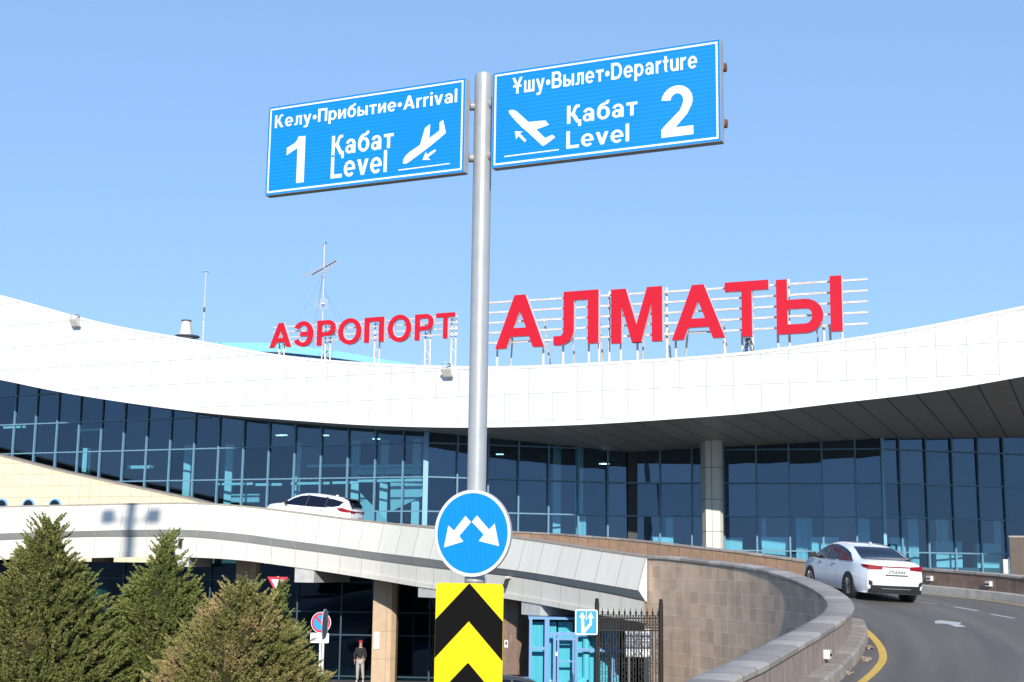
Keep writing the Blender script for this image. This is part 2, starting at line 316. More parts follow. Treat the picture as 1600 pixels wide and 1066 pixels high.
# ---------------------------------------------------------------- lettering: strokes in cap-height units
XH=.73; S_=.20; T_=.165
def rect(a,b,c,d): return [(a,b),(c,b),(c,d),(a,d)]
def arc(cx,cy,rx,ry,a0,a1,tx,ty,n=None):
    n=n or max(6,int(abs(a1-a0)/14)); out=[]
    for k in range(n):
        q=[]
        for a in (a0+(a1-a0)*k/n,a0+(a1-a0)*(k+1)/n):
            c,s=math.cos(R(a)),math.sin(R(a)); q.append(((cx+rx*c,cy+ry*s),(cx+(rx-tx)*c,cy+(ry-ty)*s)))
        out.append([q[0][0],q[1][0],q[1][1],q[0][1]])
    return ('arc',out)
def mir(p,w): return [(w-a,b) for a,b in p][::-1]
def G(ch):
    X=XH; s=S_; t=T_
    if ch in 'АA': 
        L=[(0,0),(.215,0),(.58,1),(.37,1)]; return [L,mir(L,.95),rect(.25,.215,.70,.375)],.95
    if ch=='Л': return [rect(.19,.83,.86,1),rect(.19,.27,.39,.83),rect(.66,0,.86,.83),arc(.12,.27,.27,.27,-90,0,.2,.17),rect(0,0,.12,.17)],.86
    if ch=='М':
        return [rect(0,0,.20,1),rect(.80,0,1,1),[(.20,1),(.29,1),(.60,0),(.41,0),(.20,.72)],[(.80,1),(.71,1),(.40,0),(.59,0),(.80,.72)]],1.0
    if ch in 'ТT': return [rect(0,.83,.86,1),rect(.33,0,.53,.83)],.86
    if ch=='Ы':
        return [rect(0,0,.21,1),rect(.21,.45,.55,.62),rect(.21,0,.55,.17),arc(.55,.31,.345,.31,-90,90,.21,.17),rect(1.03,0,1.25,1)],1.25
    if ch=='Э': return [arc(.36,.5,.42,.5,-148,148,.21,.165),rect(.25,.42,.62,.58)],.78
    if ch=='Р': return [rect(0,0,.2,1),rect(.2,.83,.45,1),rect(.2,.37,.45,.53),arc(.45,.685,.31,.315,-90,90,.2,.16)],.76
    if ch=='О': return [arc(.48,.5,.48,.515,0,360,.2,.165)],.96
    if ch=='П': return [rect(0,0,.2,1),rect(.6,0,.8,1),rect(.2,.83,.6,1)],.8
    if ch in 'КҚ':
        p=[rect(0,0,.2,1),rect(.2,.43,.34,.60),[(.30,.60),(.44,.52),(.58,.85),(.74,.86),(.74,1),(.52,1),(.42,.90)],[(.28,.44),(.44,.56),(.80,0),(.56,0)]]
        if ch=='Қ': p+=[rect(.62,0,.83,.15),rect(.66,-.2,.83,0)]
        return p,.8
    if ch=='L': return [rect(0,0,.2,1),rect(.2,0,.72,.17)],.72
    if ch=='D': return [rect(0,0,.2,1),rect(.2,.835,.42,1),rect(.2,0,.42,.165),arc(.42,.5,.45,.5,-90,90,.2,.165)],.87
    if ch=='В': return [rect(0,0,.2,1),rect(.2,.85,.48,1),rect(.2,.44,.50,.59),rect(.2,0,.50,.155),arc(.48,.725,.29,.275,-90,90,.19,.15),arc(.50,.295,.33,.295,-90,90,.2,.15)],.83
    if ch=='Ұ':
        L=[(0,1),(.23,1),(.55,.42),(.35,.42)]; return [L,mir(L,.88),rect(.34,0,.54,.45),rect(.08,.40,.80,.52)],.88
    if ch=='e' or ch=='е': return [arc(.36,X/2,.36,X/2+.01,0,318,.18,.14),rect(.16,.30,.72,.41)],.72
    if ch=='a' or ch=='а': return [rect(.47,0,.655,.48),arc(.335,.46,.32,.28,0,165,.185,.135),arc(.27,.215,.27,.225,0,360,.17,.12),rect(.30,.32,.50,.43)],.69
    if ch=='л': return [rect(.14,X-.14,.66,X),rect(.14,.18,.31,X-.14),rect(.48,0,.66,X-.14),[(.14,.18),(.31,.18),(.25,.02),(.12,0),(.0,0),(.0,.13),(.10,.14)]],.66
    if ch=='v':
        L=[(0,X),(.205,X),(.46,0),(.26,0)]; return [L,mir(L,.71)],.71
    if ch=='у': return [[(0,X),(.205,X),(.45,.05),(.27,.02)],[(.71,X),(.51,X),(.22,-.16),(.40,-.20)],[(.05,-.27),(.05,-.13),(.24,-.12),(.40,-.20),(.30,-.27)]],.71
    if ch=='п': return [rect(0,0,.19,X),rect(.46,0,.65,X),rect(.19,X-.15,.46,X)],.65
    if ch in 'рp': return [rect(0,-.27,.19,X),arc(.35,X/2,.36,X/2+.01,-152,152,.19,.14)],.71
    if ch=='и': return [rect(0,0,.185,X),rect(.48,0,.665,X),[(.185,.02),(.185,.25),(.48,X-.02),(.48,X-.25)]],.665
    if ch=='б': return [arc(.37,.365,.37,.375,0,360,.19,.145),arc(.40,.42,.40,.49,90,182,.17,.13),[(.36,.91),(.36,.78),(.60,.82),(.70,.90),(.72,1.03),(.56,1.03),(.52,.94)]],.74
    if ch=='ы': return [rect(0,0,.19,X),rect(.19,.32,.36,.45),rect(.19,0,.36,.13),arc(.36,.225,.26,.225,-90,90,.18,.13),rect(.69,0,.88,X)],.88
    if ch=='т': return [rect(0,X-.15,.62,X),rect(.215,0,.405,X-.15)],.62
    if ch=='ш': return [rect(0,0,.18,X),rect(.35,0,.53,X),rect(.70,0,.88,X),rect(.18,0,.35,.15),rect(.53,0,.70,.15)],.88
    if ch=='r': return [rect(0,0,.19,X),arc(.36,.42,.26,.32,70,150,.14,.15)],.43
    if ch=='i': return [rect(0,0,.19,X),rect(0,.85,.19,1)],.19
    if ch=='l': return [rect(0,0,.19,1)],.19
    if ch=='t': return [rect(.11,.12,.30,.95),rect(0,X-.14,.42,X),arc(.30,.17,.19,.175,180,285,.19,.14)],.42
    if ch=='u': return [rect(0,.25,.19,X),rect(.46,0,.65,X),arc(.30,.27,.30,.28,180,330,.19,.14)],.65
    if ch=='•': 
        return [[(.17+.17*math.cos(R(a)),.42+.17*math.sin(R(a))) for a in range(0,360,24)]],.34
    if ch=='1': return [rect(.30,0,.51,1),[(0,.63),(.30,.76),(.30,1),(0,.79)][0:2]+[(.38,1),(.35,1),(.22,.87),(0,.79)]],.51
    if ch=='2': return [arc(.34,.70,.34,.305,-22,172,.2,.155),[(.655,.585),(.47,.64),(.40,.50),(.04,.20),(0,0),(.30,.17),(.56,.42)],rect(0,0,.69,.175)],.69
    if ch=='7': return [rect(0,.84,.66,1),[(.46,.84),(.66,.84),(.36,0),(.16,0)]],.66
    if ch=='5': return [rect(.08,.84,.62,1),rect(.08,.5,.25,.84),arc(.32,.32,.34,.33,-165,130,.19,.15)],.68
    if ch=='0': return [arc(.34,.5,.34,.51,0,360,.19,.15)],.68
    if ch=='O': return [arc(.34,.5,.34,.51,0,360,.19,.15)],.68
    if ch=='U': return [rect(0,.3,.19,1),rect(.5,.3,.69,1),arc(.345,.31,.345,.315,180,360,.19,.15)],.69
    if ch=='K': return [rect(0,0,.2,1),[(.2,.4),(.56,1),(.78,1),(.32,.38)],[(.28,.55),(.42,.62),(.82,0),(.57,0)]],.8
    if ch=='I': return [rect(0,0,.2,1)],.2
    return [],.3
def text_pieces(txt,gap=.11):
    x=0; out=[]
    for ch in txt:
        if ch==' ': x+=.3; continue
        g,wd=G(ch)
        for p in g:
            if isinstance(p,tuple): out.append([[(a+x,b) for a,b in q] for q in p[1]])
            else: out.append([[(a+x,b) for a,b in p]])
        x+=wd+gap
    return out,x-gap
def put_text(mb,txt,O,ex,ey,n,width,height,t0,t1,gap=.11,step=.0004):
    ps,wd=text_pieces(txt,gap); O=Vector(O)
    for i,grp in enumerate(ps):
        for q in grp:
            mb.prism([(a*width/wd,b*height) for a,b in q],O,ex,ey,n,t0-step*(i%5)*.3,t1+step*(i%5))
def uvquad(mb,O,ex,ey,n,poly,t0,t1,sc=1):    # plate whose front face carries UVs in metres
    k=len(mb.f); mb.prism(poly,O,ex,ey,n,t0,t1)
    mb.uv[k]=[(a*sc,b*sc) for a,b in poly][::-1]; mb.uv[k+1]=[(a*sc,b*sc) for a,b in poly]
def rrect(x0,y0,x1,y1,r,n=5):
    p=[]
    for cx,cy,a0 in ((x1-r,y0+r,-90),(x1-r,y1-r,0),(x0+r,y1-r,90),(x0+r,y0+r,180)):
        for k in range(n+1):
            a=R(a0+90*k/n); p.append((cx+r*math.cos(a),cy+r*math.sin(a)))
    return p
def circ(cx,cy,r,n=48): return [(cx+r*math.cos(2*math.pi*k/n),cy+r*math.sin(2*math.pi*k/n)) for k in range(n)]
UZ=Vector((0,0,1))
#=====================================================================
# TERRAIN
#=====================================================================
def sstep(a,b,x):
    t=max(0,min(1,(x-a)/(b-a))); return t*t*(3-2*t)
def hgt(x,y): return 3.0*(1-sstep(13,23,y))*(1-sstep(16,26,abs(x)))*(1-sstep(10,24,-y))
mb=MB(); xs=[-2500,-600,-150,-60]+[-32+2*i for i in range(33)]+[60,150,600,2500]; ys=[-2500,-600,-150,-60]+[-30+2*i for i in range(36)]+[60,150,600,2500]
mb.loft([[(x,y,hgt(x,y)-.02) for x in xs] for y in ys])
tag(mb.build('ground',M['ground'],smooth=True),kind='structure')
# grassy island the sign stands on
mb=MB(); rows=[]
for i in range(26):
    y=-14+i*1.3
    rows.append([(x,y,hgt(x,y)+.02+.03*math.sin(x*2.1+y)) for x in [-14+1.0*j for j in range(15)]])
mb.loft(rows); tag(mb.build('grass_bank',M['grass'],smooth=True),kind='structure')
#=====================================================================
# RAMP AND VIADUCT PATH  (inner edge of the coping; normal points to the road)
#=====================================================================
tab=[(1.5,-6,2.9),(1.25,2,3.05),(1.25,9,3.3),(1.5,14.6,3.55),(2.22,17.51,3.73),(3.24,19.91,3.86),(4.22,22.33,3.99),(5.22,24.74,4.13),(6.19,27.17,4.29),(6.93,29.67,4.44),(7.29,32.25,4.67),(7.19,34.85,4.94),(6.70,37.42,5.20),(5.86,39.89,5.35),(4.77,42.26,5.49)]
# viaduct edge stations: px, Y, then picture heights of top, crease, groove, joint, bottom edge
VS=[(-900,63,812,851,860,881,889),(-500,61,808,849,858,880,888),(-150,59.4,797,840,850,873,882),(0,59.2,791,834,844,867,875),(130,59.1,788,830,839,863.5,872.5),(221,59,786,828,838.5,862,870.6),(300,58.8,785.5,828,839,863.5,871),(380,58.5,790,834,846.5,869.5,875.5),(455,58,798.5,844,856.5,880.5,885),(520,57.2,807,852.5,865,888,894.5),(600,55.7,816,863.5,876.5,899,907),(676,53.4,823.5,872.5,886.5,912,919.5),(750,51,831,883,894.5,921,929),(800,49.4,838,889,900,927.5,936),(850,47.8,845,896,908,936,944.5),(900,46.2,852.5,904,917.5,945,954),(950,44.7,860,912.5,926,954,962.5),(1011,43,868.5,923,939,967,973.5)]
via=[]
for st in VS: via.append((st,atY(st[0],st[2],st[1])))
inner=[Vector(p) for p in tab]+[p for st,p in reversed(via)]
# resample with Catmull-Rom on arclength
cum=[0]
for a,b in zip(inner,inner[1:]): cum.append(cum[-1]+(b-a).length)
SX=[p.x for p in inner]; SY=[p.y for p in inner]; SZ=[p.z for p in inner]
def IP(s): return Vector((smooth_interp(cum,SX,s),smooth_interp(cum,SY,s),smooth_interp(cum,SZ,s)))
def IN_(s):
    d=IP(s+.4)-IP(s-.4); d.z=0; d.normalize(); return Vector((d.y,-d.x,0))
S_VIA=cum[len(tab)]        # where viaduct cladding starts
S_END=cum[-1]
CW=.55; RO=8.26
def hnear(s): return lerp([0,cum[4],cum[7],cum[9],cum[12],S_END],[.9,.88,.84,.64,.52,.80],s)
def rz(s,o):               # road height at offset o
    p=IP(s); zi=p.z-hnear(s); zo=p.z-.145-lerp([0,cum[9],cum[13],S_END],[.80,.80,.80,.85],s)
    return zi+(zo-zi)*(o-CW)/(RO-CW)
def RP(s,o,dz=0):
    p=IP(s)+IN_(s)*o; p.z=rz(s,o)+dz; return p
def srange(a,b,step):
    n=max(2,int((b-a)/step)+1); return [a+(b-a)*i/(n-1) for i in range(n)]
allS=srange(0,S_END,.8)
mb=MB(); os_=[CW-.02+(RO-CW+.04)*k/8 for k in range(9)]
mb.loft([[RP(s,o) for o in os_] for s in allS],[[(s,o) for o in os_] for s in allS])
tag(mb.build('ramp_road',M['asphalt'],smooth=True),kind='structure')
# underside of the deck (viaduct part) and solid skirt at the outer side
def road_at(px,py,smin=0,smax=None):
    best=None; smax=smax or S_VIA+10; st=(smax-smin)/120; lo,hi=smin,smax; olo,ohi=CW-1,RO+1; 
    for it in range(5):
        for i in range(41):
            for j in range(25):
                s=lo+(hi-lo)*i/40; o=olo+(ohi-olo)*j/24
                P=RP(s,o)
                if P.y<5: continue
                q=proj(P); e=(q[0]-px)**2+(q[1]-py)**2
                if best is None or e<best[0]: best=(e,s,o)
        ds=(hi-lo)/12; do=(ohi-olo)/8; lo,hi=best[1]-ds,best[1]+ds; olo,ohi=best[2]-do,best[2]+do
    return best[1],best[2]
# ---- road paint
def strip(pts,w,mat_,name,dz=.006):
    mb=MB(); L=[];Rr=[]
    for i,(s,o) in enumerate(pts):
        a=pts[max(0,i-1)]; b=pts[min(len(pts)-1,i+1)]
        P=RP(s,o,dz); d=(RP(*b)-RP(*a)); d.z=0; d.normalize(); n=Vector((d.y,-d.x,0))
        l=P-n*w/2; r=P+n*w/2; L.append(l);Rr.append(r)
    mb.loft([L,Rr]); return tag(mb.build(name,mat_),kind='structure')
def densify(pts,k=6):
    out=[]; xs=list(range(len(pts)))
    a=[p[0] for p in pts]; b=[p[1] for p in pts]
    for i in range((len(pts)-1)*k+1): out.append((smooth_interp(xs,a,i/k),smooth_interp(xs,b,i/k)))
    return out
yl=[road_at(*p) for p in ((1343,978),(1364,996),(1377,1014),(1379,1032),(1366,1050),(1346,1067))]
yl=yl+[(yl[-1][0]-3,yl[-1][1]),(yl[-1][0]-10,yl[-1][1])]
strip(densify(yl),.15,M['yellowline'],'yellow_edge_line')
strip([(s,RO-.42) for s in srange(cum[5],cum[13],.6)],.11,M['yellowline'],'yellow_edge_line')
for a,b in (((1432,940.5),(1464,945)),((1491,948.5),(1528,955)),((1548,960),(1584,966.5)),((1604,971),(1642,979))):
    strip([road_at(*a),road_at(*b)],.15,M['roadwhite'],'lane_dash')
# arrow
poly=[(1460,971.5),(1467,969.5),(1504,973.5),(1498,975.5),(1510,980),(1494,980.2),(1482,976.0),(1477,975.2),(1461,974.5)]
mb=MB(); mb.quad(*[RP(*road_at(*p),.006) for p in poly]); tag(mb.build('direction_arrow',M['roadwhite']),kind='structure')
#=====================================================================
# STONE RAMP WALL (courtyard side)
#=====================================================================
rw=thing('ramp_wall',(4.2,22.3,0),'curved brown stone clad wall with broad coping along the inner side of the ramp','wall')
ss=srange(0,S_VIA+.25,.45)
mb=MB()
rows=[];uvs=[]
for s in ss:
    p=IP(s); n=IN_(s); q=p+n*.05
    rows.append([Vector((q.x,q.y,-.1)),Vector((q.x,q.y,p.z-.1))]); uvs.append([(s,-.1),(s,p.z-.1)])
mb.loft(rows,uvs); e=IP(ss[-1]);n=IN_(ss[-1]); a=e+n*.05;b=e+n*(CW-.04)
mb.quad((a.x,a.y,0),(b.x,b.y,0),(b.x,b.y,e.z-.1),(a.x,a.y,e.z-.1),uv=[(0,0),(.5,0),(.5,5.4),(0,5.4)])
mb.build('stone_face',M['stone'],rw,smooth=True,fixn=False)
mb=MB(); rows=[];uvs=[]
for s in ss:
    n=IN_(s); q=IP(s)+n*(CW-.05); rows.append([Vector((q.x,q.y,rz(s,CW)-.4)),Vector((q.x,q.y,q.z-.1))]); uvs.append([(s,0),(s,1)])
mb.loft(rows,uvs); mb.build('road_side_face',M['nearface'],rw,smooth=True,fixn=False)
mb=MB(); sc_=srange(0,S_VIA+.25,.3); prof=[(0,-.10),(-.005,-.03),(.03,0),(CW/2,.008),(CW-.03,0),(CW+.012,-.03),(CW,-.10)]
mb.loft([[IP(s)+IN_(s)*o+UZ*z for o,z in prof] for s in sc_],[[(s,k*.12) for k in range(len(prof))] for s in sc_],)
mb.loft([[IP(s)+IN_(s)*o+UZ*-.10 for o in (0,CW)] for s in sc_])
mb.build('coping',M['coping'],rw,smooth=True,sharp=50)
mb=MB(); S_L=road_at(1336,985)[0]
sk=srange(0,S_L+.2,.4); prof=[(CW-.06,.0),(CW-.06,.24),(CW+.22,.23),(CW+.26,.19),(CW+.27,-.05)]
mb.loft([[RP(s,o,z) for o,z in prof] for s in sk],[[(s,k*.3) for k in range(len(prof))] for s in sk])
mb.quad(*[RP(sk[-1],o,z) for o,z in prof],uv=[(0,0)]*5)
mb.build('kerb_ledge',M['kerb'],rw,smooth=True,sharp=40)
def wall_box(px,py,near,label,parent_name='wall_reflector'):
    pass
# ---- outer wall of the road
ow=thing('outer_wall',(11.1,36,0),'low brown granite wall on a rough concrete base along the outer side of the ramp','wall')
S_T=47.7
for (a,b,m,nm) in ((0,S_T,M['stonebrown'],'granite_face'),(S_T,S_END,M['stonetan'],'granite_face')):
    mb=MB(); ss=srange(a,b,.5); rows=[];uvs=[]
    for s in ss:
        p=RP(s,RO); top=IP(s).z-.145-.07; base=p.z+ (.25 if s<S_T else .02)
        rows.append([Vector((p.x,p.y,base)),Vector((p.x,p.y,top))]); uvs.append([(s,0),(s,top-base)])
    mb.loft(rows,uvs); mb.build(nm,m,ow,smooth=True,fixn=False)
mb=MB(); ss=srange(0,S_END,.5)
mb.loft([[IP(s)+IN_(s)*o+UZ*(z-.145) for o,z in ((RO+.02,-.07),(RO-.04,-.07),(RO-.045,-.01),(RO+.0,0),(RO+.45,0),(RO+.5,-.01),(RO+.5,-.07),(RO+.4,-.07))] for s in ss],[[(s,k*.1) for k in range(8)] for s in ss])
mb.build('coping',M['coping'],ow,smooth=True,sharp=40)
mb=MB(); ss=srange(0,S_T,.5)
mb.loft([[RP(s,RO+.0,-.1),RP(s,RO-.22,-.1),RP(s,RO-.21,.25),RP(s,RO-.17,.28),RP(s,RO,.28)] for s in ss],[[(s,0),(s,.1),(s,.4),(s,.45),(s,.6)] for s in ss])
mb.build('concrete_base',M['kerbfar'],ow,smooth=True,sharp=40)
mb=MB(); ss=srange(0,S_END,.8)
mb.loft([[Vector((RP(s,RO+.42).x,RP(s,RO+.42).y,(-.1 if s<S_VIA else rz(s,RO)-1.2))),Vector((RP(s,RO+.42).x,RP(s,RO+.42).y,IP(s).z-.2))] for s in ss],[[(s,0),(s,4)] for s in ss])
mb.build('outer_face',M['stone'],ow,smooth=True,fixn=False)
# luminaire boxes recessed in the walls
def wallbox(s,o,face,label,dz):
    P=RP(s,o,dz); n=IN_(s)*face; d=Vector((n.y,-n.x,0))
    t=thing('wall_light',P,label,'wall light','box lights set in the ramp walls')
    mb=MB(); c=P+n*.05
    mb.box(c,(.22,.12,.16),d); mb.build('housing',M['lamp'],t,bevel=.012)
    mb=MB(); mb.box(c+n*.062+UZ*-.01,(.16,.006,.045),d); mb.build('light_slot',M['blackmat'],t)
for px,py,lab in ((1453,904,'small white box light on the brown granite wall just right of the sedan'),(1546,912.5,'small white box light on the brown granite wall near the right edge')):
    s,o=road_at(px,py+24); s2=min(srange(0,S_VIA,.05),key=lambda q:abs(proj(IP(q)+IN_(q)*RO)[0]-px) if (IP(q)+IN_(q)*RO).y>20 and q<cum[13]+6 and q>cum[4] else 1e9)
    P=IP(s2)+IN_(s2)*RO; k=proj(Vector((P.x,P.y,rz(s2,RO)))); k2=proj(Vector((P.x,P.y,P.z-.145)))
    z=rz(s2,RO); top=P.z-.145; zz=z+(top-z)*(k[1]-py)/(k[1]-k2[1])
    wallbox(s2,RO,-1,lab,zz-z)
for px,py,lab in ((1327.5,998,'chipped white box light on the near ramp wall at the bend'),(1292,1030,'white box light on the near ramp wall beside the kerb ledge')):
    s2=min(srange(cum[4],cum[10],.05),key=lambda q:abs(proj(IP(q)+IN_(q)*CW)[0]-px))
    wallbox(s2,CW-.05,1,lab,.40)
# rubble beside the kerb
for i,(px,py,lab) in enumerate(((1355,1001,'broken brick lump by the kerb, farthest of four'),(1357,1014.5,'pale rubble chunk in the gutter, second farthest from the viewer'),(1349,1033,'broken red brick by the kerb, third in the row'),(1325,1055,'dark broken brick by the kerb nearest the viewer'))):
    s,o=road_at(px,py); P=RP(s,o)
    mb=MB(); rd=random.Random(i+3)
    for k in range(2):
        mb.box(P+Vector((rd.uniform(-.07,.07),rd.uniform(-.05,.05),.03+.02*k)),(rd.uniform(.1,.2),rd.uniform(.06,.1),rd.uniform(.04,.08)),Vector((rd.uniform(-1,1),rd.uniform(-1,1),rd.uniform(-.2,.2))))
    tag(mb.build('brick_rubble',M['brick'],bevel=.008),lab,'rubble','broken bricks in the gutter')
#=====================================================================
# VIADUCT
#=====================================================================
vd=thing('viaduct',(-12,58.5,0),'long pale panelled viaduct carrying the upper road in front of the terminal','viaduct')
sta=[]
pxs=[st[0] for st,_ in via]
def vcol(k): return [st[k] for st,_ in via]
vxs=srange(-900,1011,16)
for x in vxs:
    Y=smooth_interp(pxs,vcol(1),x); sta.append([x,Y]+[smooth_interp(pxs,vcol(k),x) for k in range(2,7)])
tops=[atY(a[0],a[2],a[1]) for a in sta]
nrm=[]
for i in range(len(tops)):
    d=tops[min(i+1,len(tops)-1)]-tops[max(i-1,0)]; d.z=0; d.normalize(); nrm.append(Vector((d.y,-d.x,0)))   # toward the viewer
arcl=[0]
for a,b in zip(tops,tops[1:]): arcl.append(arcl[-1]+(Vector((b.x,b.y,0))-Vector((a.x,a.y,0))).length)
def zat(x,y,P):      # height of picture row y above plan point P, at that point's own bearing
    Y=P.y; q=atY(x,y,Y); return q.z
LE=[]
for a,T,n in zip(sta,tops,nrm):
    C_=T+n*.34; C_.z=zat(a[0],a[3],C_)
    Gr=T+n*.06; Gr.z=zat(a[0],a[4],Gr)-.02
    Bt=T+n*.10; Bt.z=Gr.z-.0
    J=T+n*.10; J.z=zat(a[0],a[5],J)
    J2=T+n*.16; J2.z=J.z-.01
    Bo=T+n*.16; Bo.z=zat(a[0],a[6],Bo)
    LE.append((T,C_,Gr,Bt,J,J2,Bo))
def ribbon(rows,m,name,parent,v=(0,1)):
    mb=MB(); mb.loft(rows,[[(arcl[i],v[0]+k*(v[1]-v[0])/(len(rows[0])-1)) for k in range(len(rows[0]))] for i in range(len(rows))])
    return mb.build(name,m,parent,smooth=True,fixn=False)
ribbon([(l[0]-UZ*.05,l[1]) for l in LE],M['conc'],'parapet_panels',vd)
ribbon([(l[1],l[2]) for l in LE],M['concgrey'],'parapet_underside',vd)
ribbon([(l[3],l[4]) for l in LE],M['conc2'],'beam_panels',vd)
mb=MB()
mb.loft([(l[4],l[5],l[6],l[6]-n*.25) for l,n in zip(LE,nrm)],[[(arcl[i],k*.1) for k in range(4)] for i in range(len(LE))])
mb.build('drip_edge',M['conc2'],vd,fixn=False)
mb=MB(); mb.loft([(l[0]-UZ*.06,l[0]+n*.03-UZ*.06,l[0]+n*.03+UZ*.0,l[0]-n*.30,l[0]-n*.30-UZ*.9) for l,n in zip(LE,nrm)])
mb.build('parapet_cap',M['copingr'],vd,smooth=True,sharp=30)
mb=MB()   # soffit and deck body
mb.loft([(l[6]-n*.25,l[6]-n*.25+UZ*.12,l[6]-n*8.6+UZ*.12,l[6]-n*8.6+UZ*1.6) for l,n in zip(LE,nrm)])
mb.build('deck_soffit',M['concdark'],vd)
T,C_,Gr=LE[-1][:3]; n=nrm[-1]
mb=MB(); mb.quad(T-UZ*.05,C_,Gr-n*.0,Gr-n*.05); mb.build('parapet_end',M['white'],vd)
# haunches and piers
def via_at(px):
    i=min(range(len(sta)),key=lambda k:abs(sta[k][0]-px)); return LE[i],nrm[i],sta[i]
for x0,x1,ybot in ((281,307,886),(470,502,910.5),(652,684,934),(823,852,961.5)):
    l,n,a=via_at((x0+x1)/2); B=l[6]; d=Vector((-n.y,n.x,0)); c=B-n*.06; w_=(x1-x0)/F*c.y/max(.5,abs(d.x)*1.0)
    h=B.z-zat((x0+x1)/2,ybot,c)
    mb=MB(); cc=c-n*1.6; cc.z=B.z-h/2+.06
    mb.box(cc,(w_,3.2,h+.12),d,-n); mb.build('cross_beam',M['conc2'] if False else M['concplain'],vd,bevel=.01)
for px,wd,back in ((154,.75,3.2),(387,1.1,3.2),(602,.98,3.6)):
    l,n,a=via_at(px); c=l[6]-n*(back+.5); d=Vector((-n.y,n.x,0))
    # keep it under the picture column
    k=atY(px,980,c.y); c.x=k.x
    mb=MB(); w_=wd; th=.8; H=l[6].z+.10
    # chamfered octagon-ish plan with panel seams
    pl=[(-w_/2,-th/2),(w_/2-.18,-th/2),(w_/2,-th/2+.2),(w_/2,th/2),(-w_/2,th/2)]
    rows=[];uvs=[];u=0;us=[0]
    for k in range(len(pl)):
        a_=pl[k];b_=pl[(k+1)%len(pl)]; u+=math.hypot(a_[0]-b_[0],a_[1]-b_[1]); us.append(u)
    front=Vector((-.06,-1,0)).normalized(); sx=Vector((1,-.06,0)).normalized()
    for k in range(len(pl)+1):
        p=pl[k%len(pl)]; q=Vector((c.x,c.y,0))+sx*p[0]-front*p[1]; rows.append([q,q+UZ*H]); uvs.append([(us[k],0),(us[k],H)])
    mb.loft(rows,uvs); mb.build('pier',M['stonepier'],vd)
    if px==602:
        pierc=c.copy(); pierf=front; piers=sx
# notice on the pier
nn=thing('wall_notice',pierc+pierf*.42+UZ*2,'white paper notices taped on the tan stone pier','notice')
mb=MB(); P=atY(588.5,999,pierc.y-.42)
for k in range(3):
    mb=MB(); mb.box(P+UZ*(.20-.24*k)+pierf*.01,(.22,.01,.22),piers); sh_=mb.build('sheet',M['signwhite'],nn)
    mb=MB()
    for j in range(3): mb.box(P+UZ*(.26-.24*k-.06*j)+pierf*.018,(.15,.004,.018),piers)
    o=mb.build('printed_lines',M['greytext'],sh_); o.location=(0,0,0)
#=====================================================================
# TERMINAL
#=====================================================================
A0,B0=64.55,-.445
tb=thing('terminal_building',(4,66,0),'airport terminal with sweeping white roof band over dark blue glass walls','airport terminal')
eF=Vector((1,B0,0)).normalized(); nF=Vector((B0,-1,0)).normalized()    # nF faces the viewer
topc=[(0,461),(82,484.6),(178,509.5),(278,527),(321,534.5),(378,546),(440,556),(507,563),(607,569.5),(662,572),(735,573.5),(820,573),(940,567),(1060,560),(1180,550),(1252,540),(1320,531),(1380,521.5),(1465,507.5),(1560,487),(1600,478.5)]
botc=[(0,592.6),(86,611),(178,626),(285,641),(356,648.5),(440,655),(549,663),(639,666.5),(732,668),(850,665.5),(940,662),(1030,656),(1120,649.6),(1200,643),(1284,632),(1408,618.5),(1511,604),(1600,587)]
def sz(P): return ((P-Vector((0,A0,0))).dot(eF),P.z)
tp=[sz(atP(x,y,A0,B0)) for x,y in topc]; bt=[sz(atP(x,y,A0,B0)) for x,y in botc]
tS=[p[0] for p in tp];tZ=[p[1] for p in tp]; bS=[p[0] for p in bt]; bZ=[p[1] for p in bt]
def damp(xs,ys,x):
    if x<xs[0]: d=xs[0]-x; return smooth_interp(xs,ys,xs[0])+ (ys[0]-ys[1])/(xs[1]-xs[0])*d*.8
    if x>xs[-1]: d=x-xs[-1]; return ys[-1]+(ys[-1]-ys[-2])/(xs[-1]-xs[-2])*d*.8
    return smooth_interp(xs,ys,x)
def smoothed(xs,ys):
    def f(x):
        return sum(damp(xs,ys,x+o)*k for o,k in ((-1.6,.2),(-.8,.2),(0,.2),(.8,.2),(1.6,.2)))
    return f
zt=smoothed(tS,tZ); zb=smoothed(bS,bZ)
def FP(s,z,d=0): return Vector((0,A0,0))+eF*s+nF*d+UZ*z - UZ*0
fs=srange(-48,40,.8)
mb=MB(); nv=5
mb.loft([[FP(s,zb(s)+(zt(s)-zb(s))*k/nv) for k in range(nv+1)] for s in fs],[[(s,zb(s)+(zt(s)-zb(s))*k/nv) for k in range(nv+1)] for s in fs])
mb.build('roof_band',M['band'],tb,fixn=False)
mb=MB(); mb.loft([[FP(s,zt(s)-.10,.03),FP(s,zt(s)+.03,.03),FP(s,zt(s)+.03,-.35),FP(s,zt(s)-.9,-.35)] for s in fs])
mb.loft([[FP(s,zb(s)-.02,0),FP(s,zb(s)-.02,.035),FP(s,zb(s)+.16,.035),FP(s,zb(s)+.16,0)] for s in fs])
mb.build('band_trim',M['bandcap'],tb)
mb=MB(); mb.loft([[FP(s,zt(s)-.5,-.35),FP(s,zt(s)-.7,-30)] for s in fs]); mb.build('roof_deck',M['rooftop'],tb)
